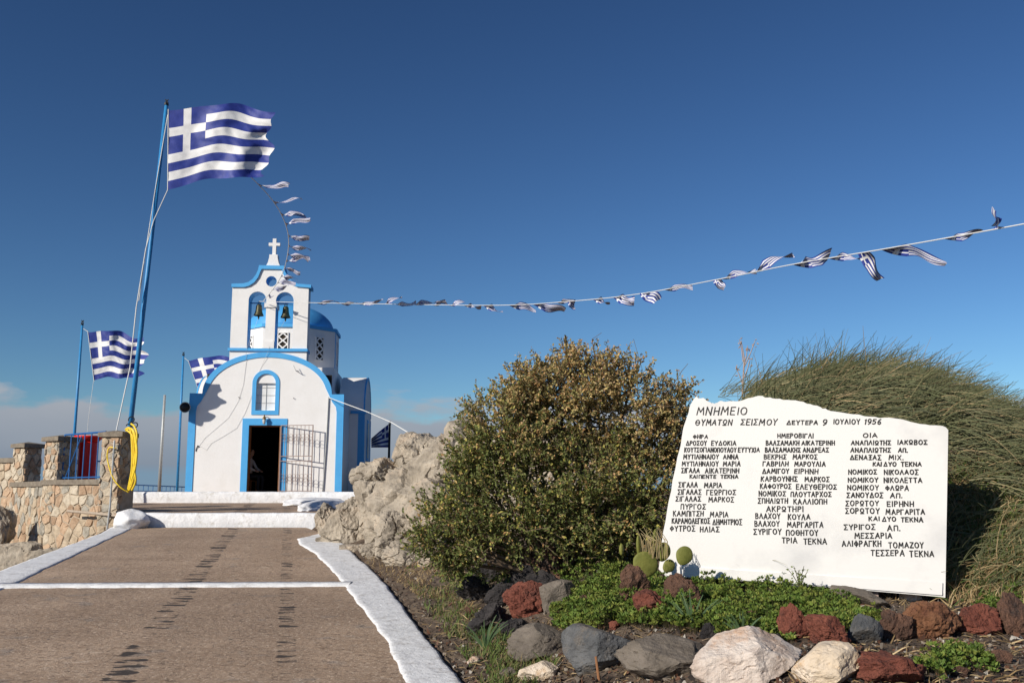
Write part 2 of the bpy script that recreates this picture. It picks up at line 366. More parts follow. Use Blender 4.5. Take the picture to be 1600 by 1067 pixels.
# landing and terrace
lpoly = [(-7.62, 19.62), (-3.6, 19.62), (-3.9, 27.05), (-11.0, 27.05), (-9.5, 21.5), (-8.2, 20.62)]
ter = MB().prism(lpoly, -.5, [1.30 + (y - 19.62) * .0235 for x, y in lpoly]).build('landing', M['path']); tag(ter, kind='structure')
tp = [(-9.55, 21.6), (-10.9, 27.0), (-3.9, 27.0), (-3.0, 40), (-18, 40), (-16.2, 29.0), (-12.2, 25.4), (-10.5, 23.1)]
tag(MB().prism(tp, -1.2, 1.745).build('terrace', M['path']), kind='structure')
def rough_riser(name, x0, x1, y, z0, z1, t, label, seed):
    b = MB(); vs = []; n = int((x1 - x0) / .1); prof = [(0, 0), (0, .45), (-.012, .85), (.02, 1.0), (t, 1.02), (t, 0)]
    for i in range(n + 1):
        x = x0 + (x1 - x0) * i / n
        for (dy, f) in prof:
            k = .022 * mnoise.noise((x * 2.5, f * 3, seed)) + .012 * mnoise.noise((x * 8, f * 8, seed))
            vs.append((x, y + dy + k, z0 + (z1 - z0) * f + k * .6))
    m = len(prof)
    fs = [(j * m + i, (j + 1) * m + i, (j + 1) * m + i + 1, j * m + i + 1) for j in range(n) for i in range(m - 1)] + [tuple(range(m)), tuple(n * m + i for i in range(m))[::-1]]
    return tag(b.add(vs, fs).build(name, M['whitewash'], smooth=True), label, 'step')
rough_riser('whitewashed_step', -7.62, -3.75, 19.56, .98, 1.325, .22, 'lower whitewashed step at the head of the sloping path', 1)
rough_riser('whitewashed_step', -10.8, -3.9, 26.95, 1.40, 1.765, .4, 'upper whitewashed step along the terrace in front of the chapel', 2)

# ================================================================== rocks
def rock(name, c, size, seed, m, parent=None, cuts=11, nz=.10, sub=3, rz=0.0, tilt=(0, 0), lo=.55, fr=2.2, crag=0.0):
    rr = random.Random(seed); bm = bmesh.new(); bmesh.ops.create_icosphere(bm, subdivisions=sub, radius=1)
    pl = []
    for _ in range(cuts):
        n = Vector((rr.gauss(0, 1), rr.gauss(0, 1), rr.gauss(0, 1))).normalized(); pl.append((n, rr.uniform(lo, .92)))
    rot = Matrix.Rotation(rz, 3, 'Z') @ Matrix.Rotation(tilt[0], 3, 'X') @ Matrix.Rotation(tilt[1], 3, 'Y'); off = Vector((seed * 3.1, seed * 1.7, 0))
    for v in bm.verts:
        d = v.co.normalized(); r = 1.0
        for n, h in pl:
            k = d.dot(n)
            if k > 1e-3: r = min(r, h / k)
        q = d * r
        if crag:
            w_ = Vector((q.x * 2.6 + q.z * 1.2, q.y * 1.3, q.z * 1.6 - q.x * 1.5)) + off * 2
            r += crag * (.55 * (.45 - abs(mnoise.noise(q * 2.1 + off)) * 1.6) + .30 * (.4 - abs(mnoise.noise(q * 4.7 + off)) * 1.5) + .18 * (.4 - abs(mnoise.noise(q * 10 + off)) * 1.5))
            r -= crag * .75 * max(0, .045 - abs(mnoise.noise(w_))) / .045
            r += crag * .35 * (math.floor(mnoise.noise(w_ * .9 + off) * 5) / 5)
        r += nz * (mnoise.noise(q * fr + off) + .5 * mnoise.noise(q * fr * 2.3 + off) + .28 * mnoise.noise(q * fr * 5 + off) + (.16 * mnoise.noise(q * fr * 11 + off) if sub > 3 else 0))
        p = d * r; v.co = rot @ Vector((p.x * size[0], p.y * size[1], p.z * size[2])) + Vector(c)
    me = bpy.data.meshes.new(name); bm.to_mesh(me); bm.free()
    o = link(name, me, m, parent); 
    return o
oc = empty('rock_outcrop', (-1.5, 15, .9)); tag(oc, 'large weathered beige limestone outcrop rising between chapel and bush', 'rock')
def boulder(px, py, wpx, hpx, d, ty, seed, tilt=(0, 0), cuts=13, lo=.6, rz=0.0):
    p = at(px, py, d); s = d / F
    o = rock('boulder', (p.x + 1.5, p.y - 15, p.z - .9), (wpx * s / 2 * 1.14, ty, hpx * s / 2 * 1.12), seed, M['rock'], oc, 18, .03, 6, rz, tilt, .50, 3.2, .16)
    return o
for a in [(692, 798, 235, 225, 16.0, 1.5, 11, (0, .42)), (745, 745, 170, 165, 15.0, 1.1, 12, (.1, .1)), (548, 842, 105, 100, 16.9, .8, 23, (.2, -.25)),
          (607, 800, 125, 130, 16.6, .9, 14, (0, .62)), (628, 836, 120, 84, 14.4, .6, 35, (.25, .3)), (680, 855, 88, 62, 12.6, .45, 16, (.1, 0)),
          (600, 868, 84, 40, 14.6, .4, 17, (.1, .1)), (830, 750, 240, 190, 14.2, 1.2, 18, (0, -.1)), (517, 824, 50, 70, 18.2, .6, 19, (0, -.3)), (705, 805, 130, 120, 13.9, .7, 20, (.3, .15)), (562, 806, 78, 66, 18.0, .7, 29, (0, .5)), (655, 722, 100, 90, 17.0, .7, 37, (0, .5)), (603, 752, 110, 90, 17.4, .8, 53, (0, .7)), (640, 872, 90, 52, 13.4, .4, 57, (.1, .1)), (568, 866, 74, 44, 15.6, .4, 59, (0, .1))]:
    boulder(*a)
tag(rock('white_mound', at(203, 815, 19.35), (.36, .3, .24), 41, M['whitewash'], sub=4, nz=.08, lo=.75), 'rough whitewashed lump at the foot of the stone pillar', 'mound')
tag(rock('white_mound', (-5.0, 25.7, 1.45), (.95, 1.3, .17), 43, M['whitewash'], sub=5, nz=.05, lo=.75, cuts=14, fr=3), 'whitewashed rough ledge where the upper step meets the rock', 'mound')
tag(rock('white_mound', (-4.35, 23.2, 1.36), (.42, 2.2, .22), 47, M['whitewash'], sub=5, nz=.05, lo=.75, cuts=14, fr=3), 'long whitewashed rough edge between landing and limestone outcrop', 'mound')

for o in col.objects:
    if o.name.startswith('white_mound'): o.data.polygons.foreach_set('use_smooth', [True] * len(o.data.polygons))
# ================================================================== stone walls and pillars
def vor(w, h, cell, seed):
    rr = random.Random(seed); nxc, nyc = max(2, round(w / cell)), max(2, round(h / cell * 1.25)); pts = []
    for j in range(-1, nyc + 1):
        for i in range(-1, nxc + 1):
            pts.append(((i + .5 + rr.uniform(-.36, .36) + (.25 if j % 2 else -.25)) * w / nxc, (j + .5 + rr.uniform(-.34, .34)) * h / nyc))
    cells = []
    for k, (px, py) in enumerate(pts):
        poly = [(0, 0), (w, 0), (w, h), (0, h)]
        for q, (qx, qy) in enumerate(pts):
            if q == k or abs(qx - px) > 3 * cell or abs(qy - py) > 3 * cell: continue
            mx_, my_ = (px + qx) / 2, (py + qy) / 2; nx_, ny_ = qx - px, qy - py; out = []
            for a, b in zip(poly, poly[1:] + poly[:1]):
                da = (a[0] - mx_) * nx_ + (a[1] - my_) * ny_; db = (b[0] - mx_) * nx_ + (b[1] - my_) * ny_
                if da <= 0: out.append(a)
                if (da < 0 < db) or (db < 0 < da):
                    t = da / (da - db); out.append((a[0] + (b[0] - a[0]) * t, a[1] + (b[1] - a[1]) * t))
            poly = out
            if len(poly) < 3: break
        if len(poly) < 3: continue
        ar = abs(sum(a[0] * b[1] - b[0] * a[1] for a, b in zip(poly, poly[1:] + poly[:1]))) / 2
        if ar > cell * cell * .12: cells.append(poly)
    return cells
def stone_face(parent, O, ux, n, w, h, cell, seed):
    """stones on the face starting at O, running along ux (w) and up (h), looking along n; each stone is its own piece"""
    rr = random.Random(seed); up = Vector((0, 0, 1)); O = Vector(O)
    for poly in vor(w, h, cell, seed):
        cx_ = sum(p[0] for p in poly) / len(poly); cy_ = sum(p[1] for p in poly) / len(poly); gap = .008 + rr.random() * .016
        ins = []
        for (x, y) in poly:
            dx, dy = cx_ - x, cy_ - y; d = math.hypot(dx, dy) + 1e-6; g_ = min(gap / d * 1.3, .4); ins.append((x + dx * g_ + rr.uniform(-.008, .008), y + dy * g_ + rr.uniform(-.008, .008)))
        k = len(ins); pr = rr.uniform(.006, .032); vs = []
        for sc, dep in ((1, -.02), (1, pr * .6), (.9, pr)):
            for (x, y) in ins: vs.append(O + ux * (cx_ + (x - cx_) * sc) + up * (cy_ + (y - cy_) * sc) + n * (dep + (rr.uniform(-.010, .010) if dep > 0 else 0)))
        vs.append(O + ux * cx_ + up * cy_ + n * (pr + rr.uniform(-.004, .008)))
        fs = [(i, (i + 1) % k, k + (i + 1) % k, k + i) for i in range(k)] + [(k + i, k + (i + 1) % k, 2 * k + (i + 1) % k, 2 * k + i) for i in range(k)] + [(2 * k + i, 2 * k + (i + 1) % k, 3 * k) for i in range(k)]
        MB().add(vs, fs).build('stone', M['stones'][rr.randrange(5)], parent)
def pillar(corner, phi, size, z0, z1, label, seed):
    """square stone pillar; corner = front right corner in plan"""
    c, s = math.cos(phi), math.sin(phi); rx = Vector((c, s, 0)); ry = Vector((-s, c, 0)); h = size / 2
    cen = Vector((corner.x, corner.y, 0)) - rx * h + ry * h
    e = empty('stone_pillar', (cen.x, cen.y, z0), phi); tag(e, label, 'pillar', None)
    MB().box(-h + .02, h - .02, -h + .02, h - .02, 0, z1 - z0).build('core', M['mortar'], e)
    for i, (ux, n) in enumerate((((1, 0), (0, -1)), ((0, 1), (1, 0)), ((-1, 0), (0, 1)), ((0, -1), (-1, 0)))):
        U = Vector((*ux, 0)); N = Vector((*n, 0)); stone_face(e, N * (h - .02) - U * (h - .01), U, N, size - .02, z1 - z0, .19, seed + i)
    k = h + .05; t = z1 - z0
    MB().add([(-k, -k, t), (k, -k, t), (k, k, t), (-k, k, t), (-k, -k, t + .09), (k, -k, t + .10), (k, k, t + .09), (-k, k, t + .10), (-.06, .03, t + .15)],
             [(0, 3, 2, 1), (0, 1, 5, 4), (1, 2, 6, 5), (2, 3, 7, 6), (3, 0, 4, 7), (4, 5, 8), (5, 6, 8), (6, 7, 8), (7, 4, 8)]).build('cap', M['cap'], e)
    return cen, rx, ry
A_c = at(183, 800, 20.3); B_c = at(52, 740, 21.7); C_c = at(36, 740, 23.4)
pA = pillar(A_c, R(-13), .47, .6, at(183, 682, 20.3).z, 'stone pillar with yellow hose beside the whitewashed step', 101)
pB = pillar(Vector((at(88, 740, 21.5).x, at(88, 740, 21.5).y, 0)) , R(-32), .50, 1.3, at(70, 689, 21.6).z, 'stone pillar with concrete cap at far end of the blue railing', 121)
pC = pillar(C_c, R(-32), .46, 1.2, at(24, 699, 23.4).z, 'smaller stone pillar behind the railing pillar, away from the path', 141)
def wall_seg(p0, p1, z0, z1, label, seed, cell=.27, th=.36):
    p0 = Vector((p0[0], p0[1], 0)); p1 = Vector((p1[0], p1[1], 0)); d = (p1 - p0); L = d.length; d.normalize(); n = Vector((d.y, -d.x, 0))
    e = empty('stone_wall', (p0.x, p0.y, z0), math.atan2(d.y, d.x)); tag(e, label, 'wall')
    MB().box(0, L, 0, th, 0, z1 - z0).build('core', M['mortar'], e)
    stone_face(e, (0, 0, .0), Vector((1, 0, 0)), Vector((0, -1, 0)), L, z1 - z0, cell, seed)
    MB().box(-.02, L + .02, -.05, th + .05, z1 - z0, z1 - z0 + .11).build('coping', M['cap'], e)
def v2(p): return (p.x, p.y)
a_l = pA[0] - pA[1] * .235 - pA[2] * .2; b_l = pB[0] - pB[1] * .25 - pB[2] * .22; b_r = pB[0] + pB[1] * .25 - pB[2] * .22; c_l = pC[0] - pC[1] * .2 - pC[2] * .22
wall_seg(v2(b_l), v2(pA[0] + pA[1] * .2 - pA[2] * .19), -.9, at(100, 757, 21).z, 'stone retaining wall carrying the blue railing', 201)
wall_seg(v2(c_l), v2(b_l + Vector((.03, .03, 0))), -.9, at(36, 760, 22.6).z, 'stone wall between the two left pillars', 231)
wall_seg((c_l.x - 2.4, c_l.y + 1.5), v2(c_l + Vector((.03, .03, 0))), -.9, at(5, 724, 24.5).z, 'higher stone wall curving off behind the smaller pillar', 251, .26)
for i, a in enumerate([(25, 885, 130, 110, 20.6, .4), (-25, 850, 120, 150, 21.6, .4), (75, 885, 90, 70, 20.3, .3)]):
    p = at(a[0], a[1], a[4]); s = a[4] / F
    labs_ = ['rough bare rock under the wall, widest of the three', 'tall rough bare rock at the wall foot below the smaller pillar', 'low rough bare rock at the wall foot nearest the white strip']
    tag(rock('rough_rock', p, (a[2] * s / 2, a[5], a[3] * s / 2), 61 + i, M['rock'], sub=5, nz=.07, tilt=(0, .3), cuts=24, crag=.12), labs_[i], 'rock', 'rocks at the wall foot')

# ================================================================== CHAPEL
TH = R(4.5); BZ = 1.745
ch0 = at(411, 768, 30); CH = empty('chapel', (ch0.x + .02, 30.0, BZ), TH)
tag(CH, 'whitewashed chapel with sky blue trim, twin bell arch and blue dome', 'chapel')
CN = Vector((math.sin(TH), -math.cos(TH), 0)); CO = Vector((ch0.x + .02, 30.0, BZ)); CXV = Vector((math.cos(TH), math.sin(TH), 0))
def fp(px, py):                         # photo pixel -> (x, height) on the chapel front
    p = on_plane(px, py, CO, CN) - CO
    return (p.dot(CXV), p.z)
def z1(zx, zy): return fp(270 + zx / 3.81, 360 + zy / 3.81)
HW = 2.30; SH = 2.97; AX = 1.93; AP = 4.24
archo = arc(0, SH, AX, AP - SH, 180, 0, 40)
D0 = fp(389, 664); D1 = fp(439, 664); dx0, dx1, dh = D0[0], D1[0], D0[1]
wx = (z1(475, 900)[0] + z1(637, 900)[0]) / 2; ww = (z1(637, 900)[0] - z1(475, 900)[0]) / 2; wt = z1(556, 830)[1]; wb = fp(415, 648)[1]
def arched(cx, half, b, t, n=18): return [(cx - half, b), (cx + half, b)] + arc(cx, t - half, half, half, 0, 180, n)
front = [(-HW, 0), (-HW, SH)] + archo + [(HW, SH), (HW, 0), (dx1, 0), (dx1, dh), (dx0, dh), (dx0, 0)]
wi = ww - .115; win = arched(wx, wi, wb + .13, wt - .115)
shape('front_wall', [front, win], 0, .32, M['plaster'], CH)
# blue trim on the front
bw = .205; ba = .15
inn = arc(0, SH - .04, AX - ba, AP - SH - ba + .04, 168, 12, 36)
trim = [(-HW - .004, 0), (-HW - .004, SH + .004)] + arc(0, SH, AX + .004, AP - SH + .004, 180, 0, 40) + [(HW + .004, SH + .004), (HW + .004, 0), (HW - bw, 0), (HW - bw, SH - .55)] + \
       [(HW - bw - .03, SH - .38), (HW - bw - .14, SH - .24)] + inn[::-1] + [(-HW + bw + .14, SH - .24), (-HW + bw + .03, SH - .38), (-HW + bw, SH - .55), (-HW + bw, 0)]
shape('facade_trim', [trim], -.022, .06, M['blue'], CH)
db = .19
shape('door_surround', [[(dx0 - db, 0), (dx0 - db, dh + .2), (dx1 + db, dh + .2), (dx1 + db, 0), (dx1 - .003, 0), (dx1 - .003, dh - .003), (dx0 + .003, dh - .003), (dx0 + .003, 0)]], -.02, .08, M['blue'], CH)
wo = shape('window', [arched(wx, ww, wb, wt), arched(wx, wi - .003, wb + .133, wt - .118)], -.02, .05, M['blue'], CH); 
pane = shape('pane', [arched(wx, wi + .02, wb + .12, wt - .10)], .11, .15, mat('frosted_pane', (.72, .72, .71), (.78, .78, .77), 3, .35), wo)
mu = MB(); mu.box(wx - .008, wx + .008, .097, .11, wb + .13, wt - .13)
for k in range(1, 5): zz = wb + .13 + k * .235; mu.box(wx - wi, wx + wi,   .099, .109, zz - .006, zz + .006)
mu.build('glazing_bar', M['grey'], wo)
# nave, vault, rear wall, interior surfaces coloured dark to stand for the shade indoors
def vault_profile(hw, sh, ap, n=28): return [(-hw, 0)] + [(-hw, sh)] + arc(0, sh, hw - .0, ap - sh, 180, 0, n)[1:-1] + [(hw, sh), (hw, 0)]
outer = [(-HW + .03, 0), (-HW + .03, SH - .06)] + arc(0, SH - .1, AX - .03, AP - SH - .05, 178, 2, 30) + [(HW - .03, SH - .06), (HW - .03, 0)]
inner = [(HW - .4, 0.0), (HW - .4, SH - .4)] + arc(0, SH - .4, HW - .45, .95, 2, 178, 20) + [(-HW + .4, SH - .4), (-HW + .4, 0.0)]
shape('nave', [outer + inner], .32, 8.4, M['plaster'], CH)
shape('rear_wall', [outer], 8.4, 8.7, M['plaster'], CH)
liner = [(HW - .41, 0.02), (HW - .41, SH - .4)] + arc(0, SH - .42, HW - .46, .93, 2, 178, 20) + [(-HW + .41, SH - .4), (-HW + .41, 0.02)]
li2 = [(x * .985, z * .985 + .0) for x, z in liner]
shape('interior_shade_lining', [liner + li2[::-1]], .33, 8.3, M['dark'], CH)
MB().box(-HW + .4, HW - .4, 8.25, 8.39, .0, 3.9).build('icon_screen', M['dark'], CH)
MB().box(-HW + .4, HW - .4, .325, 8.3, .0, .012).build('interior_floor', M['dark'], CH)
ib = MB(); ib.box(-HW + .41, dx0 - .02, .325, .335, .0, 3.6); ib.box(dx1 + .02, HW - .41, .325, .335, 0, 3.6); ib.box(dx0 - .02, dx1 + .02, .325, .335, dh + .02, 3.6); ib.build('front_shade_lining', M['dark'], CH)
jm = MB(); jm.box(dx1 - .035, dx1 - .002, .02, .30, 0, dh - .03); jm.box(dx0 + .002, dx0 + .03, .05, .30, 0, dh - .03); jm.box(dx0 + .03, dx1 - .035, .04, .30, dh - .035, dh - .004); jm.build('door_frame', M['wood'], CH)
# crossing, transepts
def transept(sgn):
    y0, y1, hx = 2.6, 6.0, 2.75; cy_, hw = (y0 + y1) / 2, (y1 - y0) / 2; prof = [(y0, 0), (y0, 2.68)] + [(cy_ + a, b) for a, b in arc(0, 2.68, hw, 1.3, 180, 0, 26)[1:-1]] + [(y1, 2.68), (y1, 0)]
    n = len(prof); xs_ = (sgn * (HW - .39), sgn * hx); vs = [(xs_[0], y, z) for y, z in prof] + [(xs_[1], y, z) for y, z in prof]
    fs = [tuple(range(n)), tuple(range(n, 2 * n))[::-1]] + [(i, n + i, n + (i + 1) % n, (i + 1) % n) for i in range(n)]
    t = MB().add(vs, fs).build('transept', M['plaster'], CH)
    bm = bmesh.new(); bm.from_mesh(t.data); bmesh.ops.recalc_face_normals(bm, faces=bm.faces); bm.to_mesh(t.data); bm.free()
    # blue corner pilaster, cornice, gable band and side window
    a, b = sorted((sgn * (hx - .20), sgn * (hx + .012)))
    MB().box(a, b, y0 - .012, y0 + .19, 0, 2.60).build('corner_trim', M['blue'], t)
    a, b = sorted((sgn * (HW + .0), sgn * (hx + .06))); MB().box(a, b, y0 - .05, y0 + .1, 2.60, 2.69).build('cornice', M['blue'], t)
    a, b = sorted((sgn * (hx - .05), sgn * (hx + .012))); MB().box(a, b, y1 - .19, y1 + .012, 0, 2.6).build('corner_trim', M['blue'], t)
    o = arc(cy_, 2.68, hw + .012, 1.312, 180, 0, 26); i_ = arc(cy_, 2.68, hw - .13, 1.18, 180, 0, 26); v = []; f = []
    for (p, q) in zip(o, i_): v += [(sgn * (hx - .03), *p), (sgn * (hx + .014), *p), (sgn * (hx + .014), *q), (sgn * (hx - .03), *q)]
    for k in range(len(o) - 1): f += [(k * 4 + j, k * 4 + (j + 1) % 4, k * 4 + 4 + (j + 1) % 4, k * 4 + 4 + j) for j in range(4)]
    MB().add(v, f).build('gable_trim', M['blue'], t)
    a, b = sorted((sgn * (hx - .02), sgn * (hx + .03))); w = MB(); w.box(a, b, cy_ - .38, cy_ + .38, 1.1, 2.5); w.build('side_window', M['blue'], t)
    a, b = sorted((sgn * (hx + .0), sgn * (hx + .034))); w = MB(); w.box(a, b, cy_ - .28, cy_ + .28, 1.2, 2.4); w.build('side_window_pane', M['black'], t)
transept(1); transept(-1)
MB().box(-1.72, 1.72, 2.55, 6.05, 2.5, 4.12).build('crossing_base', M['plaster'], CH)
cyd = 4.3; RO = 1.76
oct_ = [(RO * math.sin(R(22.5 + 45 * k)), cyd - RO * math.cos(R(22.5 + 45 * k))) for k in range(8)]
def scaled(k): return [(x * k, cyd + (y - cyd) * k) for x, y in oct_]
DT = 5.48
MB().prism(scaled(1), 4.05, DT).build('drum', M['plaster'], CH)
MB().prism(scaled(1.035), DT, DT + .11).build('drum_cornice', M['blue'], CH)
edge = MB()
for (x, y) in oct_:
    a = math.atan2(y - cyd, x); r = RO + .004
    edge.add([(x * 1 + dx_, y + dy_, z) for z in (4.12, DT) for (dx_, dy_) in ((.045, -.045), (.045, .045), (-.045, .045), (-.045, -.045))], [(0, 3, 2, 1), (4, 5, 6, 7), (0, 1, 5, 4), (1, 2, 6, 5), (2, 3, 7, 6), (3, 0, 4, 7)])
dm = MB(); dm.lathe([(1.50 * math.cos(R(a)), .92 * math.sin(R(a))) for a in range(0, 90, 6)] + [(.02, .92)], 40, (0, cyd, DT + .1)); dm.build('dome', M['dome'], CH, True)
# lattice windows: flat dark panel painted as the shade of openings, behind white lattice bars
def lattice(k, rows, zc, parent):
    a = R(45 * k); n = Vector((math.sin(a), -math.cos(a), 0)); u = Vector((math.cos(a), math.sin(a), 0)); ap_ = RO * math.cos(R(22.5)); c = Vector((0, cyd, 0)) + n * ap_
    hz = .25; w = .15; h = rows * hz
    def slab_(mb, pts, d0, d1):
        vs = [c + u * x + Vector((0, 0, zc + z)) + n * d for d in (d0, d1) for x, z in pts]; m_ = len(pts)
        mb.add(vs, [tuple(range(m_, 2 * m_))] + [(i, (i + 1) % m_, m_ + (i + 1) % m_, m_ + i) for i in range(m_)])
    b = MB(); slab_(b, [(-w, -h / 2), (w, -h / 2), (w, h / 2), (-w, h / 2)], -.02, .004); lw = b.build('lattice_window', M['dark'], parent)
    fr_ = MB()
    for (x0, x1, z0, z1_) in ((-w - .03, -w, -h / 2, h / 2), (w, w + .03, -h / 2, h / 2), (-w - .03, w + .03, h / 2, h / 2 + .03), (-w - .03, w + .03, -h / 2 - .03, -h / 2)):
        slab_(fr_, [(x0, z0), (x1, z0), (x1, z1_), (x0, z1_)], -.01, .042)
    for r in range(rows):
        z = h / 2 - hz * (r + .5)
        for j, (xa, za, xb, zb) in enumerate(((0, z + hz / 2, w, z), (w, z, 0, z - hz / 2), (0, z - hz / 2, -w, z), (-w, z, 0, z + hz / 2))):
            dx_, dz_ = (xb - xa), (zb - za); L = math.hypot(dx_, dz_); px_, pz_ = -dz_ / L * .021, dx_ / L * .021
            slab_(fr_, [(xa + px_, za + pz_), (xa - px_, za - pz_), (xb - px_, zb - pz_), (xb + px_, zb + pz_)], 0, .036 + .001 * j)
    fr_.build('lattice', M['plaster'], lw)
for k in (0, 1, 7, 2, 6): lattice(k, 3, 4.83 if k else 4.90, CH)
ce = MB()
for k in (1, 2, 6, 7, 0, 3, 5, 4):
    x, y = oct_[k]; d = Vector((x, y - cyd, 0)).normalized(); q = Vector((-d.y, d.x, 0)); c = Vector((x, y, 0))
    vs = [c + d * .02 + Vector((0, 0, z)) for z in (4.1, DT)] + [c + q * .13 - d * .038 + Vector((0, 0, z)) for z in (4.1, DT)] + [c - q * .0 - d * .05 + Vector((0, 0, z)) for z in (4.1, DT)]
    if k == 1: ce.add(vs, [(0, 2, 3, 1), (2, 4, 5, 3), (4, 0, 1, 5), (0, 4, 2), (1, 3, 5)])
ce.build('drum_corner_trim', M['blue'], CH)
# bell gable
tl = z1(338, 700)[0]; tr = z1(797, 700)[0]
g = lambda a, b: z1(a, b)
topc = [g(352, 338), g(425, 338), g(455, 330), g(485, 310), g(508, 280), g(522, 245), g(530, 230), g(650, 232), g(657, 262), g(680, 298), g(705, 320), g(735, 335), g(820, 343)]
sh_l = (tl, topc[0][1]); sh_r = (tr, topc[-1][1])
body = [(tl, 3.3), sh_l] + topc[1:-1] + [sh_r, (tr, 3.3)]
def hole_arch(xl, xr, ztop, zbot): 
    h = (xr - xl) / 2; return arched((xl + xr) / 2, h, zbot, ztop)
cb = z1(560, 702)[1]
la = hole_arch(z1(447, 500)[0] - .0, z1(553, 500)[0], z1(500, 363)[1], cb); ra = hole_arch(z1(610, 500)[0], z1(716, 500)[0], z1(660, 366)[1], cb)
cc = z1(586, 302); circ = arc(cc[0], cc[1], .165, .165, 0, 348, 28)
BD = .52; BY = .03
shape('bell_gable', [body, la, ra, circ], BY, BY + BD, M['plaster'], CH)
def lining(name, loop, closed_bottom=False):
    v = []; f = []; n = len(loop); cx_ = sum(p[0] for p in loop) / n; cz_ = sum(p[1] for p in loop) / n
    for (x, z) in loop:
        d = math.hypot(x - cx_, z - cz_); k = 1 - .006 / d
        v += [(x, BY + .012, z), (x, BY + BD + .003, z), (cx_ + (x - cx_) * k, BY + BD + .003, cz_ + (z - cz_) * k), (cx_ + (x - cx_) * k, BY + .012, cz_ + (z - cz_) * k)]
    for i in range(n):
        if not closed_bottom and i == 0: continue
        j = (i + 1) % n; f += [(i * 4 + 2, j * 4 + 2, j * 4 + 3, i * 4 + 3), (i * 4, j * 4, j * 4 + 3, i * 4 + 3)]
    MB().add(v, f).build(name, M['blue'], CH)
lining('arch_lining', la); lining('arch_lining', ra); lining('oculus_lining', circ, True)
tpb = [(p[0], p[1]) for p in topc]
upper = [g(350, 318), g(420, 316), g(450, 308), g(475, 290), g(496, 262), g(508, 235), g(514, 208), g(662, 211), g(668, 245), g(690, 282), g(714, 304), g(742, 318), g(824, 324)]
strip_ = upper + [(upper[-1][0], topc[-1][1])] + topc[::-1] + [(upper[0][0], topc[0][1])]
shape('gable_cornice', [strip_], BY - .05, BY + BD + .05, M['blue'], CH)
c0 = z1(325, 702); c1 = z1(797, 720)
MB().box(tl - .05, tr + .03, BY - .06, BY + BD + .05, cb - .085, cb).build('belfry_sill', M['blue'], CH)
px0, px1 = z1(548, 210), z1(637, 210); pc = (px0[0] + px1[0]) / 2; pz = px0[1]; ph = z1(590, 138)[1]
hw_ = (px1[0] - px0[0]) / 2
ped = [(pc - hw_, pz), (pc - hw_ * .72, pz + (ph - pz) * .35), (pc - hw_ * .57, pz + (ph - pz) * .75), (pc - hw_ * .55, ph), (pc + hw_ * .55, ph), (pc + hw_ * .57, pz + (ph - pz) * .75), (pc + hw_ * .72, pz + (ph - pz) * .35), (pc + hw_, pz)]
shape('cross_pedestal', [ped], BY + .1, BY + .42, M['plaster'], CH)
ct = z1(603, 38)[1]; cz = z1(603, 72)[1]; aw = .175; sw = .055
shape('cross', [[(pc - sw, ph), (pc - sw, cz - .045), (pc - aw, cz - .045), (pc - aw, cz + .045), (pc - sw, cz + .045), (pc - sw, ct), (pc + sw, ct), (pc + sw, cz + .045), (pc + aw, cz + .045), (pc + aw, cz - .045), (pc + sw, cz - .045), (pc + sw, ph)]], BY + .2, BY + .31, M['plaster'], CH)
# pillar capital and base between the arches
q0, q1 = z1(551, 450)[0], z1(612, 450)[0]
MB().box(q0 - .03, q1 + .03, BY - .035, BY + BD + .03, z1(580, 458)[1], z1(580, 432)[1]).build('capital', M['plaster'], CH)
MB().box(z1(543, 680)[0], z1(603, 680)[0], BY - .06, BY + BD + .02, cb, z1(570, 660)[1]).build('pillar_base', M['plaster'], CH)
# gate leaf, hinged at the right jamb and standing a little off the wall
GW = fp(489, 700)[0] - dx1 + .02; gate = empty('gate', (0, 0, 0)); gate.parent = CH
gate.location = (dx1 + .02, -.05, 0.03); gate.rotation_euler = (0, 0, R(-13))
gh = dh - .04; gm = MB(); bt = .011
for z in (.03, .92, 1.06, gh): gm.box(0, GW, -bt, bt, z - bt, z + bt)
for x in (0, GW): gm.box(x - bt * 1.2, x + bt * 1.2, -bt * 1.2, bt * 1.2, 0, gh + .01)
gm.build('gate_rails', M['iron'], gate)
for k in range(1, 8):
    x = GW * k / 8; MB().box(x - .006, x + .006, -.006, .006, .03, .92).build('bar', M['iron'], gate); MB().box(x - .006, x + .006, -.006, .006, 1.06, gh).build('bar', M['iron'], gate)
for zc in (.42, 1.62):
    for k in range(0, 8, 1):
        x = GW * (k + .5) / 8; pts = [(x + .052 * math.cos(t) * (1 if t < math.pi * 1.5 else .7), .0, zc + .05 + .06 * math.sin(t)) for t in np.linspace(-.5 * math.pi, 1.3 * math.pi, 12)]
        pts2 = [(2 * x - a, b, 2 * zc - c) for a, b, c in pts]
        sm = MB(); sm.tube(pts, .005, 5); sm.tube(pts2, .005, 5); sm.build('scroll', M['iron'], gate)
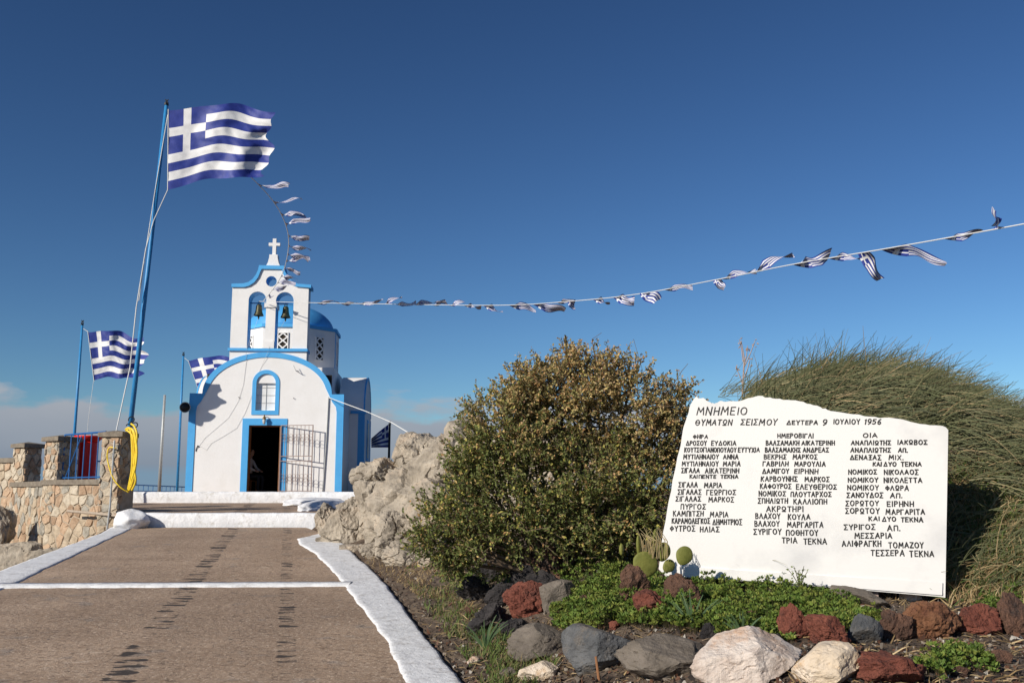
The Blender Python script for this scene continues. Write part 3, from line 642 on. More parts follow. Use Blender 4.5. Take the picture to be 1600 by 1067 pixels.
# bells
def bell(zx, zy, label, w=.155):
    x, h = z1(zx, zy); p = CO + CXV * x - CN * (BY + BD / 2); e = empty('bell', (p.x, p.y, BZ + h), TH); tag(e, label, 'bell')
    prof = [(.02, .36), (.055, .355), (.085, .32), (.092, .25), (.10, .16), (.118, .09), (w * .93, .03), (w, .0), (w - .02, -.002), (w - .05, .05), (.06, .25), (.01, .3)]
    MB().lathe(prof, 24, (0, 0, -.19)).build('bell_body', M['bronze'], e, True)
    MB().lathe([(.012, .02), (.012, .12), (.028, .0), (.02, -.06), (.006, -.075)][::-1], 10, (0, 0, -.23)).build('clapper', M['bronze'], e, True)
    y = MB(); y.tube([(-.03, 0, .16), (-.035, 0, .22), (0, 0, .25), (.035, 0, .22), (.03, 0, .16)], .014, 8); y.build('crown', M['bronze'], e)
    return x, h
b1 = bell(503, 462, 'bronze bell in the arch through which open sky shows'); b2 = bell(664, 474, 'bronze bell in the arch backed by the blue dome')
for lp, bx in ((la, b1), (ra, b2)):
    xs_ = [p[0] for p in lp]; hz_ = max(b1[1], b2[1]) + .205
    MB().tube([(min(xs_) - .02, BY + BD / 2, hz_), (max(xs_) + .02, BY + BD / 2, hz_)], .02, 8).build('bell_bar', M['bluemetal'], CH)
# fittings on the front
def ft(zx, zy, off=.012):          # zoom pixel (scale 3.81, origin 270,540) on the front, off the wall
    x, h = fp(270 + zx / 3.81, 540 + zy / 3.81); return Vector((x, -off, h))
MB().tube([ft(928, 305, .03), ft(915, 560, .03), ft(893, 872, .03)], .017, 8).build('conduit', M['grey'], CH)
MB().tube([ft(440, 30, .07), ft(437, 100), ft(420, 230), ft(390, 330), ft(330, 430), ft(260, 490), ft(190, 550), ft(160, 590), ft(140, 620)], .0035, 5).build('bell_cord', M['grey'], CH)
MB().tube([ft(570, 35, .07), ft(530, 120), ft(490, 210), ft(470, 300), ft(430, 400), ft(380, 490), ft(300, 540), ft(230, 580), ft(200, 620), ft(165, 600)], .0035, 5).build('bell_cord', M['grey'], CH)
cl = MB(); cl.tube([ft(150, 597), ft(140, 612), ft(137, 628)], .012, 6); cl.tube([ft(150, 597, .0), ft(150, 597, .04)], .02, 6); cl.build('cord_hook', M['black'], CH)
wb_ = MB(); wb_.tube([ft(735, 150, .0), ft(735, 150, .16)], .012, 6); wb_.tube([ft(722, 120, .13), ft(735, 150, .16), ft(757, 158, .13)], .010, 6); wb_.build('wall_bracket', M['grey'], CH)
for q in ((394, 308), (720, 313)): MB().tube([ft(*q, .0), ft(*q, .05)], .012, 6).build('wall_hook', M['black'], CH)
for k in range(2):   # clapper cords from the bells down to the sill
    bx = (b1, b2)[k]; e_ = ft((440, 570)[k], 28, .07); MB().tube([(bx[0], BY + .2, bx[1] - .28), (e_.x, -.06, e_.z + .02)], .004, 5).build('clapper_cord', M['grey'], CH)
lp_ = ft(548, 445, .1); ln = empty('wall_lantern', tuple(CO + CXV * lp_.x + CN * .13 + Vector((0, 0, lp_.z))), TH); tag(ln, 'small wall lantern fixed above the chapel door', 'lamp')
ln_b = MB(); ln_b.lathe([(.03, -.12), (.045, -.06), (.05, .0), (.05, .03)], 10); ln_b.build('lantern_glass', mat('lamp_glass', (.5, .5, .48), None, rough=.2), ln, True)
ln_c = MB(); ln_c.lathe([(.062, .03), (.058, .05), (.03, .10), (.012, .13), (.02, .15), (.003, .17)], 10); ln_c.tube([(0, 0, .12), (0, .06, .16), (0, .13, .10)], .01, 6); ln_c.build('lantern_cap', mat('lamp_brass', (.20, .13, .05), None, rough=.5, metallic=.5), ln, True)
hp = at(290, 637, 29.7); hn = empty('loudspeaker_horn', hp, R(12)); tag(hn, 'black round loudspeaker horn mounted on the chapel corner', 'loudspeaker')
hb = MB(); vs = []; prof = [(.145, -.16), (.15, -.15), (.135, -.15), (.09, -.06), (.05, .02), (.045, .10), (.06, .11), (.06, .2), (.0, .2)]
hb.lathe(prof, 24); hb.v = [(x, z, y) for x, y, z in hb.v]; hb.build('horn', M['black'], hn, True); rim = MB(); rim.tube([(.15 * math.cos(t), -.16, .15 * math.sin(t)) for t in np.linspace(0, 2 * math.pi, 25)], .012, 6); rim.build('rim', M['grey'], hn, True)
hc = MB(); hc.lathe([(.03, -.10), (.035, -.02), (.0, -.02)], 12); hc.v = [(x, z, y) for x, y, z in hc.v]; hc.build('horn_centre', M['grey'], hn, True)
MB().tube([(0, .1, 0), (.05, .3, -.02), (.25, .42, -.02)], .018, 6).build('horn_bracket', M['black'], hn)
# guy cable from the conduit head to the rock
gp = [CO + CXV * ft(930, 310).x + CN * .04 + Vector((0, 0, ft(930, 310).z)), at(573, 643, 26.5), at(612, 660, 21.5), at(650, 683, 17.0)]
tag(MB().tube(gp, .011, 6).build('guy_cable', M['rope']), 'pale cable running from the chapel corner down to the limestone outcrop', 'cable')

# seated person inside the doorway
def person():
    pp = CO + CXV * (dx0 - .17) - CN * 1.25 + Vector((0, 0, .012)); e = empty('person', pp, TH + R(70)); tag(e, 'seated person in white shirt just inside the dark chapel doorway', 'person')
    J = {'pelvis': (0, 0, .50), 'waist': (0, .02, .70), 'chest': (0, .0, .92), 'neck': (0, -.02, 1.07), 'skull': (0, -.05, 1.16),
         'shl': (-.18, 0, 1.0), 'ell': (-.24, -.12, .76), 'wrl': (-.14, -.34, .66), 'hdl': (-.12, -.42, .64), 'shr': (.18, 0, 1.0), 'elr': (.24, -.12, .76), 'wrr': (.14, -.34, .66), 'hdr': (.12, -.42, .64),
         'hpl': (-.10, -.02, .48), 'knl': (-.13, -.42, .50), 'anl': (-.13, -.40, .09), 'tol': (-.14, -.56, .04), 'hpr': (.10, -.02, .48), 'knr': (.13, -.42, .50), 'anr': (.13, -.40, .09), 'tor': (.14, -.56, .04)}
    E = [('pelvis', 'waist'), ('waist', 'chest'), ('chest', 'neck'), ('neck', 'skull'), ('chest', 'shl'), ('shl', 'ell'), ('ell', 'wrl'), ('wrl', 'hdl'), ('chest', 'shr'), ('shr', 'elr'), ('elr', 'wrr'), ('wrr', 'hdr'), ('pelvis', 'hpl'), ('hpl', 'knl'), ('knl', 'anl'), ('anl', 'tol'), ('pelvis', 'hpr'), ('hpr', 'knr'), ('knr', 'anr'), ('anr', 'tor')]
    rad = dict(pelvis=.14, waist=.125, chest=.14, neck=.055, skull=.08, shl=.07, ell=.047, wrl=.032, hdl=.03, shr=.07, elr=.047, wrr=.032, hdr=.03, hpl=.10, knl=.065, anl=.045, tol=.035, hpr=.10, knr=.065, anr=.045, tor=.035)
    ks = list(J); me = bpy.data.meshes.new('body'); me.from_pydata([J[k] for k in ks], [(ks.index(a), ks.index(b)) for a, b in E], []); t = bpy.data.objects.new('tmp', me); col.objects.link(t)
    t.modifiers.new('s', 'SKIN')
    for i, k in enumerate(ks): me.skin_vertices[0].data[i].radius = (rad[k], rad[k] * .85); me.skin_vertices[0].data[i].use_root = (k == 'pelvis')
    t.modifiers.new('d', 'SUBSURF').levels = 2; bpy.context.view_layer.update()
    m2 = bpy.data.meshes.new_from_object(t.evaluated_get(bpy.context.evaluated_depsgraph_get())); bpy.data.objects.remove(t)
    o = link('body', m2, [M['cloth'], M['skin'], mat('dark_trousers', (.03, .03, .035), None, rough=.9)], e, True)
    for p in m2.polygons:
        c = p.center
        p.material_index = 1 if (c.z > 1.06 or (c.y < -.30 and .58 < c.z < .75 and abs(c.x) < .2)) else (2 if c.z < .60 and not (c.y < -.05 and c.z > .6) else 0)
    hd = MB(); hd.lathe([(.02, -.115), (.055, -.10), (.07, -.05), (.078, .0), (.076, .05), (.055, .09), (.01, .11)], 16, (0, -.06, 1.24), 1.2); hd.build('head', M['skin'], e, True)
    hr = MB(); hr.lathe([(.083, .0), (.086, .05), (.064, .10), (.01, .122)], 16, (0, -.045, 1.24), 1.15); hr.build('hair', M['hair'], e, True)
    nb = MB(); nb.add([(0, -.165, 1.23), (-.014, -.14, 1.215), (.014, -.14, 1.215), (0, -.14, 1.26)], [(0, 1, 3), (0, 3, 2), (0, 2, 1)]); nb.build('nose', M['skin'], e)
    st = empty('stool', pp, TH + R(70)); tag(st, 'dark wooden stool under the person inside the chapel', 'stool')
    MB().box(-.2, .2, -.2, .22, .34, .38).build('seat', M['wood'], st)
    for x in (-.17, .17):
        for y in (-.17, .18): MB().box(x - .02, x + .02, y - .02, y + .02, 0, .34).build('leg', M['wood'], st)
person()

# ================================================================== FLAGS
def flag_mesh(name, fn, res=2, parent=None):
    nxc, nyc = 27 * res, 18 * res; vs = [fn(i / nxc, j / nyc) for j in range(nyc + 1) for i in range(nxc + 1)]
    fs = []; mi = []
    for j in range(nyc):
        for i in range(nxc):
            fs.append((j * (nxc + 1) + i, (j + 1) * (nxc + 1) + i, (j + 1) * (nxc + 1) + i + 1, j * (nxc + 1) + i + 1))
            a, b = i // res, j // res
            blue = not (a in (4, 5) or b in (4, 5)) if (a < 10 and b < 10) else ((b // 2) % 2 == 0)
            mi.append(0 if blue else 1)
    me = bpy.data.meshes.new(name); me.from_pydata([tuple(v) for v in vs], [], fs); me.polygons.foreach_set('material_index', mi); me.polygons.foreach_set('use_smooth', [True] * len(fs)); me.update()
    return link(name, me, [M['flagblue'], M['flagwhite']], parent)
def big_flag(name, tlp, blp, trp, brp, d, label, seed, amp=.12, bulge=10, ragged=8, dy_fly=.2):
    def fn(s, t):
        bx = (1 - s) * ((1 - t) * tlp[0] + t * blp[0]) + s * ((1 - t) * trp[0] + t * brp[0]); by = (1 - s) * ((1 - t) * tlp[1] + t * blp[1]) + s * ((1 - t) * trp[1] + t * brp[1])
        w = s ** .8
        by += -bulge * math.sin(math.pi * s) * (1 - t * .3) * .6 + 5 * w * math.sin(s * 6.5 + t * 1.6 + seed) + 2 * w * math.sin(s * 15 + t * 5 + seed)
        bx += ragged * s ** 6 * (math.sin(t * 11 + seed) + .6 * math.sin(t * 23 + 2 * seed)) + 2.0 * s * math.sin(t * 7 + s * 5)
        Y = d + dy_fly * s + amp * w * math.sin(s * 8.5 - t * 2.2 + seed) + amp * .45 * w * math.sin(s * 17 + t * 4 + seed * 2) + amp * .3 * math.sin(t * 8 + s * 3) * w + amp * .35 * mnoise.noise((s * 5 + t * 3, t * 4 - s * 2, seed)) * (.3 + w) + amp * .14 * mnoise.noise((s * 14 - t * 6, t * 12, seed)) * (.4 + w)
        return at(bx, by, Y)
    return tag(flag_mesh(name, fn, 3), label, 'flag')
big_flag('flag', (263, 173), (262, 297), (424, 172), (418, 272), 21.5, 'large blue and white striped flag flying from the leaning pole', 1.0, .11, 12, 6)
big_flag('flag', (137, 519), (147, 594), (226, 526), (222, 588), 28.1, 'striped flag with tattered fly end crossed by the leaning pole', 2.2, .10, 6, 5)
big_flag('flag', (294, 564), (313, 616), (392, 551), (400, 606), 36.5, 'striped flag half hidden behind the chapel shoulder', 3.1, .08, 2, 3)
def corner_flag(s, t):
    x = 607 - 27 * s; y0 = 663 + 22 * s ** 1.1; y1 = 699; return at(x, y0 + (y1 - y0) * t, 34.6 + .1 * math.sin(s * 7 + t * 2))
tag(flag_mesh('flag', corner_flag, 2), 'dark backlit striped flag hanging beyond the transept above the rock', 'flag')
def pole(name, base, top, r, label, m, finial=True, cat='flagpole'):
    base, top = Vector(base), Vector(top); e = empty(name, base); tag(e, label, cat)
    b = MB(); b.tube([(0, 0, 0), (top - base) * .5, top - base], [r, r * .9, r * .7], 10); b.build('shaft', m, e, True)
    if finial:
        f = MB(); q = top - base; f.tube([q, q + Vector((0, 0, .05))], r * .9, 8); f.tube([q + Vector((-.035, 0, .06)), q + Vector((.04, 0, .14))], .014, 6); f.tube([q + Vector((.035, 0, .06)), q + Vector((-.03, 0, .14))], .014, 6); f.build('finial', M['black'], e)
    return e
pb = at(195, 690, 21.55); pb.z = 1.33; pt = at(260, 165, 21.55)
P1 = pole('flagpole', pb, pt, .058, 'tall blue flagpole leaning beside the stone pillar', M['bluemetal'])
hl = MB(); hl.tube([at(263, 171, 21.5) - pb, at(262, 297, 21.5) - pb], .011, 6); hl.tube([at(262, 297, 21.5) - pb, at(240, 345, 21.45) - pb, at(228, 388, 21.4) - pb], .011, 6)
hl.tube([at(228, 388, 21.4) - pb, at(213, 480, 21.4) - pb, at(203, 575, 21.3) - pb, at(181, 676, 20.5) - pb], .013, 6); hl.tube([at(262, 180, 21.5) - pb, at(242, 300, 21.5) - pb, at(225, 410, 21.4) - pb, at(217, 470, 21.45) - pb], .010, 6)
hl.build('halyard', M['rope'], P1)
def foot(px, Y): p = at(px, 760, Y); return Vector((p.x, Y, 1.745))
p2b = foot(110.5, 28.1); p2t = at(128.5, 508, 28.1); P2 = pole('flagpole', (p2b.x, 28.1, 1.745), p2t, .045, 'blue flagpole carrying the tattered flag behind the blue railing', M['bluemetal'])
h2 = MB(); h2.tube([at(137, 517, 28.1) - p2b, at(147, 596, 28.1) - p2b], .010, 6); h2.tube([at(129.5, 513, 28.1) - p2b, at(137, 518, 28.1) - p2b], .009, 6); h2.tube([at(146, 596, 28.1) - p2b, at(138, 655, 28.1) - p2b, at(131, 740, 28.1) - p2b], .006, 6); h2.build('halyard', M['rope'], P2)
p3b = foot(277, 36.5); P3 = pole('flagpole', p3b, at(286.5, 556, 36.5), .05, 'thin blue flagpole standing close to the chapel wall', M['bluemetal'])
h3 = MB(); h3.tube([at(287, 558, 36.5) - p3b, at(294, 564, 36.5) - p3b], .008, 6); h3.tube([at(294, 563, 36.5) - p3b, at(313, 617, 36.5) - p3b], .008, 6); h3.build('halyard', M['rope'], P3)
p4b = foot(606.5, 34.6); pole('flagpole', (p4b.x, 34.6, 1.4), at(609, 664, 34.6), .05, 'dark flagpole of the backlit flag beyond the transept', M['black'])
p5 = foot(249, 31); pole('grey_pole', p5, at(257.5, 617, 31), .055, 'plain grey metal post without a flag left of the chapel', M['grey'], False, 'post')

# bunting: cord with small furled flags
def catmull(pts, n):
    out = []; P = [pts[0]] + list(pts) + [pts[-1]]
    for i in range(1, len(P) - 2):
        for k in range(n):
            t = k / n; a, b, c, d = P[i - 1], P[i], P[i + 1], P[i + 2]
            out.append(.5 * ((2 * b) + (c - a) * t + (2 * a - 5 * b + 4 * c - d) * t * t + (3 * b - a - 3 * c + d) * t ** 3))
    out.append(pts[-1]); return out
def bunting(pts, label, flags, seed, r=.011):
    pts = [Vector(p) for p in pts]; cur = catmull(pts, 24); base = pts[0]; e = empty('bunting', base); tag(e, label, 'bunting')
    MB().tube([p - base for p in cur], r, 6).build('cord', M['rope'], e)
    rr = random.Random(seed)
    for (px, py_tip, px_tip, hoist, furl) in flags:
        i = min(range(len(cur) - 1), key=lambda k: abs(px[0] - project(cur[k])[0]) + abs(px[1] - project(cur[k])[1]))
        p0 = cur[i]; tng = (cur[i + 1] - cur[max(i - 1, 0)]).normalized(); tip = at(px_tip, py_tip, p0.y + rr.uniform(-.15, .15)); ph_ = rr.uniform(0, 6); tw = rr.uniform(-2.0, 2.0)
        fly = tip - p0; L = fly.length; side = fly.cross(Vector((0, 1, 0))).normalized(); nrm = fly.cross(side).normalized()
        def fn(s, t, p0=p0, tng=tng, fly=fly, side=side, nrm=nrm, ph_=ph_, tw=tw, hoist=hoist, furl=furl, L=L):
            h0 = tng * hoist * (t - .5); w = 1.2 * hoist * (1 - (1 - furl) * .7 * min(1, s * 2.0)) ; a = tw * s + .5 * math.sin(s * 5 + ph_)
            h1 = (side * math.cos(a) + nrm * math.sin(a)) * w * (t - .5); k = min(1, s * 3)
            return p0 - base + fly * s + h0 * (1 - k) + h1 * k + side * (.09 * L * math.sin(s * 5.5 + ph_) * s) + nrm * (.10 * L * math.sin(s * 7 + ph_ * 2 + t * 2.5) * s + .05 * hoist * math.sin(t * 9 + s * 4))
        flag_mesh('pennant', fn, 1, e)
    return e
def project(p):
    d = Vector(p) - Vector((0, 0, EYE)); zc = d.y * CP + d.z * SP; yc = -d.y * SP + d.z * CP
    return (CX + F * d.x / zc, CY - F * yc / zc)
bA = [at(258, 168, 21.55), at(330, 225, 22.5), at(392, 277, 23.4), at(432, 322, 24.6), at(450, 365, 25.8), at(448, 405, 27.2), at(436, 438, 28.4), at(412, 470, 29.85)]
flA = [((405, 289), 293, 452, .26, .6), ((428, 317), 312, 472, .26, .55), ((440, 334), 336, 478, .26, .6), ((446, 352), 340, 485, .26, .5), ((450, 368), 375, 483, .26, .7), ((450, 384), 392, 486, .26, .45), ((450, 398), 405, 482, .26, .6), ((448, 408), 402, 483, .26, .5), ((446, 419), 426, 470, .26, .6), ((441, 432), 437, 466, .26, .5), ((434, 443), 441, 462, .26, .5), ((425, 452), 448, 452, .26, .5), ((418, 461), 463, 427, .26, .6)]
bunting(bA, 'string of small striped flags curving from the leaning pole to the bell gable', [(a, b, c, .19, f * .8) for a, b, c, h, f in flA], 3)
bB = [at(405, 471, 29.8), at(487, 473, 28.6), at(600, 475, 26.3), at(780, 477, 22.6), at(900, 470, 20), at(1000, 459, 18), at(1130, 435, 15.6), at(1240, 413, 14), at(1400, 386, 12.2), at(1600, 350, 10.6), at(1760, 318, 9.6)]
flB = [((497, 473), 472, 530, .16, .3), ((535, 474), 475, 565, .16, .3), ((562, 475), 471, 600, .16, .35), ((600, 475), 462, 627, .18, .5), ((622, 475), 474, 650, .16, .3), ((650, 476), 470, 682, .18, .4), ((682, 476), 470, 697, .18, .5), ((706, 476), 471, 726, .18, .5), ((730, 477), 480, 752, .16, .4), ((758, 477), 488, 786, .2, .5), ((800, 476), 483, 838, .2, .6), ((838, 474), 487, 882, .2, .7), ((872, 472), 470, 897, .16, .4), ((892, 470), 480, 899, .2, .7), ((930, 467), 474, 953, .18, .5), ((960, 464), 472, 990, .2, .7), ((1005, 459), 469, 1027, .25, .8),
       ((1040, 453), 447, 1082, .14, .35), ((1118, 437), 451, 1131, .18, .5), ((1130, 435), 420, 1180, .16, .5), ((1178, 426), 393, 1238, .20, .5), ((1246, 412), 402, 1298, .22, .5), ((1300, 403), 401, 1350, .16, .35), ((1352, 394), 438, 1376, .20, .35), ((1385, 389), 404, 1476, .20, .4), ((1480, 373), 364, 1535, .14, .35), ((1556, 358), 327, 1553, .2, .6)]
bunting(bB, 'long string of small striped flags stretched from the bell gable over the bed', flB, 5, .0075)
bp = at(1760, 318, 9.6); pole('bunting_pole', (bp.x, bp.y, ground(bp.x, bp.y) - .1), bp + Vector((0, 0, .06)), .04, 'blue pole holding the far end of the long bunting', M['bluemetal'], False, 'pole')

# ================================================================== things around the left pillars
def railing(p0, p1, z0, z1_, n, label, r=.014, brace=True):
    p0, p1 = Vector((*p0, z0)), Vector((*p1, z0)); e = empty('railing', p0); tag(e, label, 'railing'); d = p1 - p0; h = Vector((0, 0, z1_ - z0))
    MB().tube([h, d + h], .02, 6).build('top_rail', M['railblue'], e); MB().tube([Vector((0, 0, .08)), d + Vector((0, 0, .08))], .014, 6).build('bottom_rail', M['railblue'], e)
    for i in range(n + 1): MB().tube([d * (i / n), d * (i / n) + h], .02 if i in (0, n) else r, 6).build('baluster', M['railblue'], e)
    if brace: MB().tube([d * .05, d * .42 + h * .95], .012, 6).build('brace', M['railblue'], e)
    return e
zc_ = at(100, 750, 21).z + .0
r0 = b_r + Vector((.05, .12, 0)); r1 = a_l + Vector((.02, .12, 0))
railing(v2(r0), v2(r1), zc_ - .02, at(110, 677, 21.1).z, 6, 'blue metal railing between two stone pillars in front of the red bin')
q0_, q1_ = at(208, 758, 33), at(300, 771, 42); railing((q0_.x, 33), (q1_.x, 42), 1.745, 2.02, 14, 'low blue railing along the far side of the terrace', .012, False)
q0_ = at(60, 700, 24.6); q1_ = at(165, 700, 25.6); e_ = railing((q0_.x, 25.2), (q1_.x, 26.4), 1.745, 2.55, 9, 'second blue railing on the terrace behind the red bin', .012)
bn_p = at(135, 745, 22.3); bn = empty('red_bin', (bn_p.x, 22.3, 1.745)); tag(bn, 'red metal bin with flared dish lid behind the railing', 'bin'); zt = at(135, 690, 22.3).z - 1.745
MB().lathe([(.21, 0), (.21, .03), (.20, .05), (.205, zt - .05), (.20, zt)], 24).build('body', M['red'], bn, True)
MB().lathe([(.12, zt - .03), (.22, zt + .01), (.31, zt + .10), (.315, zt + .125), (.28, zt + .11), (.1, zt + .06), (.01, zt + .05)], 24).build('lid', M['red'], bn, True)
# iron hook and yellow hose on the pillar
hk = at(205, 660, 20.55); he = empty('scroll_hook', hk); tag(he, 'black wrought iron scroll hook on the hose pillar', 'hook')
cir = lambda x, z, r, a0, a1: [(x + r * math.cos(t), 0, z + r * math.sin(t)) for t in np.linspace(a0, a1, 14)]
hm = MB(); hm.tube(cir(0, .06, .06, -2.2, 3.6), .012, 6); hm.tube(cir(.085, -.05, .05, 2.4, -2.2), .012, 6); hm.tube(cir(-.05, -.08, .05, .4, 3.0), .011, 6); hm.tube([(0, 0, 0), (.02, 0, -.12), (.0, .0, -.3)], .013, 6); hm.build('scroll', M['black'], he)
hs = empty('garden_hose', at(206, 700, 20.4)); tag(hs, 'coiled yellow garden hose hanging on the stone pillar', 'hose'); hsb = MB(); o_ = at(206, 700, 20.4)
def hp_(*a): return [at(x, y, 20.36 + dy) - o_ for x, y, dy in a]
for w in ([(196, 671, .02), (203, 669, -.05), (206, 690, -.08), (206, 730, -.08), (202, 755, -.06), (199, 768, -.02)], [(197, 673, .03), (206, 670, -.06), (212, 695, -.10), (211, 735, -.10), (204, 762, -.06), (200, 766, 0)], [(199, 670, .0), (209, 673, -.08), (214, 700, -.12), (212, 728, -.12), (206, 748, -.09), (200, 769, -.02)], [(205, 662, .05), (211, 668, -.04), (214, 685, -.1), (208, 735, -.1), (204, 758, -.07)], [(198, 672, -.02), (208, 684, -.09), (209, 725, -.1), (212, 750, -.1), (206, 766, -.05)]):
    hsb.tube(catmull(hp_(*w), 8), .020, 8)
hsb.build('coil', M['hose'], hs, True)
hf = MB(); hf.tube(catmull([at(x, y, d) - o_ for x, y, d in ((181, 700, 20.22), (170, 700, 20.26), (168, 718, 20.24), (176, 745, 20.2), (187, 760, 20.2), (197, 767, 20.25))], 8), .014, 8); hf.build('loose_end', M['hose'], hs, True)
tag(MB().tube([at(179, 688, 20.26), at(178, 700, 20.22), at(172, 790, 20.2), at(167, 830, 20.18)], .02, 8).build('water_pipe', M['grey']), 'thin grey water pipe down the front of the hose pillar', 'pipe')
tag(MB().tube([at(106, 798, 20.75), at(150, 802, 20.4), at(187, 806, 20.15)], [.028, .03, .026], 8).build('wooden_stick', mat('weathered_wood', (.36, .29, .22), (.46, .38, .30), 20, .9)), 'weathered wooden stick lying against the stone wall', 'stick')

# ================================================================== MEMORIAL SLAB
S_L, S_R = at(1043, 905, 8.44), at(1477, 932, 7.62)
su = Vector((S_R.x - S_L.x, S_R.y - S_L.y, 0)).normalized(); sn = Vector((su.y, -su.x, 0)); lean = R(2.5)
sup = (Vector((0, 0, 1)) * math.cos(lean) - sn * math.sin(lean)); snn = (sn * math.cos(lean) + Vector((0, 0, 1)) * math.sin(lean)).normalized()
SO = S_L.copy()
def zs(zx, zy): return on_plane(1020 + zx / 3.048, 600 + zy / 3.048, SO, snn)
def sl(zx, zy): p = zs(zx, zy) - SO; return (p.dot(su), p.dot(sup))
rot = Matrix((su, -snn, sup)).transposed().to_4x4(); SL = empty('memorial_slab'); SL.matrix_world = Matrix.Translation(SO) @ rot
tag(SL, 'white marble memorial slab with jagged top and black Greek lettering', 'memorial')
ol = [(205, 60), (225, 68), (245, 68), (262, 82), (280, 92), (300, 90), (320, 80), (350, 84), (400, 82), (440, 72), (480, 62), (510, 56), (545, 64), (590, 70), (640, 75), (700, 82), (750, 95), (800, 110), (830, 122), (880, 132), (950, 143), (1040, 155), (1100, 160), (1170, 165), (1230, 180), (1300, 192), (1370, 198), (1395, 205), (1407, 218), (1393, 1016), (1370, 1012), (700, 955), (62, 915), (28, 880), (38, 800), (50, 700), (75, 560), (108, 400), (140, 240), (165, 150), (180, 97)]
rr = random.Random(9); o2 = []
for i, p in enumerate(ol):
    o2.append(p); q = ol[(i + 1) % len(ol)]
    if i < 27 or i > 33:
        for k in (.33, .66): o2.append((p[0] + (q[0] - p[0]) * k + rr.uniform(-3, 3), p[1] + (q[1] - p[1]) * k + rr.uniform(-3, 3)))
loop = [sl(*p) for p in o2]
slab = shape('slab', [loop], 0, .045, M['marble'], SL)
slab.data.materials.append(M['marble_edge'])
for p in slab.data.polygons:
    if abs(p.normal.y) < .5: p.material_index = 1
led = [sl(*p) for p in ((60, 862), (700, 905), (1380, 945), (1378, 1004), (700, 950), (64, 911))]
shape('base_strip', [led], -.014, -.0005, M['marble'], SL)
pst = MB()
for x in (.5, 1.6): pst.box(x - .04, x + .04, .06, .12, -.35, 1.0)
pst.build('support_post', M['iron'], SL)
C_ = lambda cx, cy, rx, ry, a0=90, a1=450, n=14: arc(cx, cy, rx, ry, a0, a1, n)
G = {'Α': (.70, [[(0, 0), (.36, 1), (.70, 0)], [(.13, .33), (.58, .33)]]), 'Β': (.54, [[(0, 0), (0, 1), (.34, .98), (.46, .8), (.36, .58), (.02, .53)], [(.02, .53), (.42, .5), (.54, .26), (.42, .03), (0, 0)]]), 'Γ': (.48, [[(0, 0), (0, 1), (.48, 1)]]),
     'Δ': (.72, [[(0, 0), (.38, 1), (.72, 0), (0, 0)]]), 'Ε': (.50, [[(.5, 1), (0, 1), (0, 0), (.5, 0)], [(0, .52), (.4, .52)]]), 'Ζ': (.58, [[(0, 1), (.56, 1), (0, 0), (.58, 0)]]), 'Η': (.56, [[(0, 0), (0, 1)], [(.56, 0), (.56, 1)], [(0, .5), (.56, .5)]]),
     'Θ': (.72, [C_(.36, .5, .36, .5), [(.18, .5), (.54, .5)]]), 'Ι': (.05, [[(.02, 0), (.02, 1)]]), 'Κ': (.55, [[(0, 0), (0, 1)], [(.52, 1), (.02, .45)], [(.16, .6), (.55, 0)]]), 'Λ': (.66, [[(0, 0), (.34, 1), (.66, 0)]]),
     'Μ': (.82, [[(0, 0), (.10, 1), (.41, .35), (.72, 1), (.82, 0)]]), 'Ν': (.60, [[(0, 0), (0, 1), (.6, 0), (.6, 1)]]), 'Ξ': (.55, [[(0, 1), (.55, 1)], [(.08, .52), (.47, .52)], [(0, 0), (.55, 0)], [(.27, 1), (.27, 0)]]), 'Ο': (.70, [C_(.35, .5, .35, .48)]),
     'Π': (.58, [[(0, 0), (0, .8), (.08, .97), (.5, .97), (.58, .8), (.58, 0)]]), 'Ρ': (.50, [[(0, 0), (0, 1), (.36, .98), (.5, .78), (.38, .54), (.02, .47)]]), 'Σ': (.58, [[(.56, 1), (0, 1), (.36, .52), (0, 0), (.58, 0)]]), 'Τ': (.58, [[(0, 1), (.58, 1)], [(.29, 1), (.29, 0)]]),
     'Υ': (.60, [[(0, 1), (.3, .48), (.6, 1)], [(.3, .48), (.3, 0)]]), 'Φ': (.68, [C_(.34, .5, .34, .27), [(.34, 0), (.34, 1)]]), 'Χ': (.60, [[(0, 1), (.6, 0)], [(.6, 1), (0, 0)]]), 'Ω': (.68, [C_(.34, .62, .31, .38), [(.06, 0), (.62, 0)], [(.34, .24), (.34, 0)]]),
     '1': (.18, [[(0, .8), (.16, 1), (.16, 0)]]), '5': (.5, [[(.48, 1), (.08, 1), (.03, .56), (.3, .62), (.48, .42), (.42, .1), (.2, 0), (0, .08)]]), '6': (.5, [[(.46, 1), (.18, .75), (.02, .35), (.1, .05), (.3, 0), (.48, .2), (.42, .45), (.22, .5), (.05, .34)]]), '9': (.5, [C_(.25, .7, .24, .29), [(.49, .7), (.42, .25), (.12, 0)]]), '.': (.06, [[(.0, .0), (.05, .04)]])}
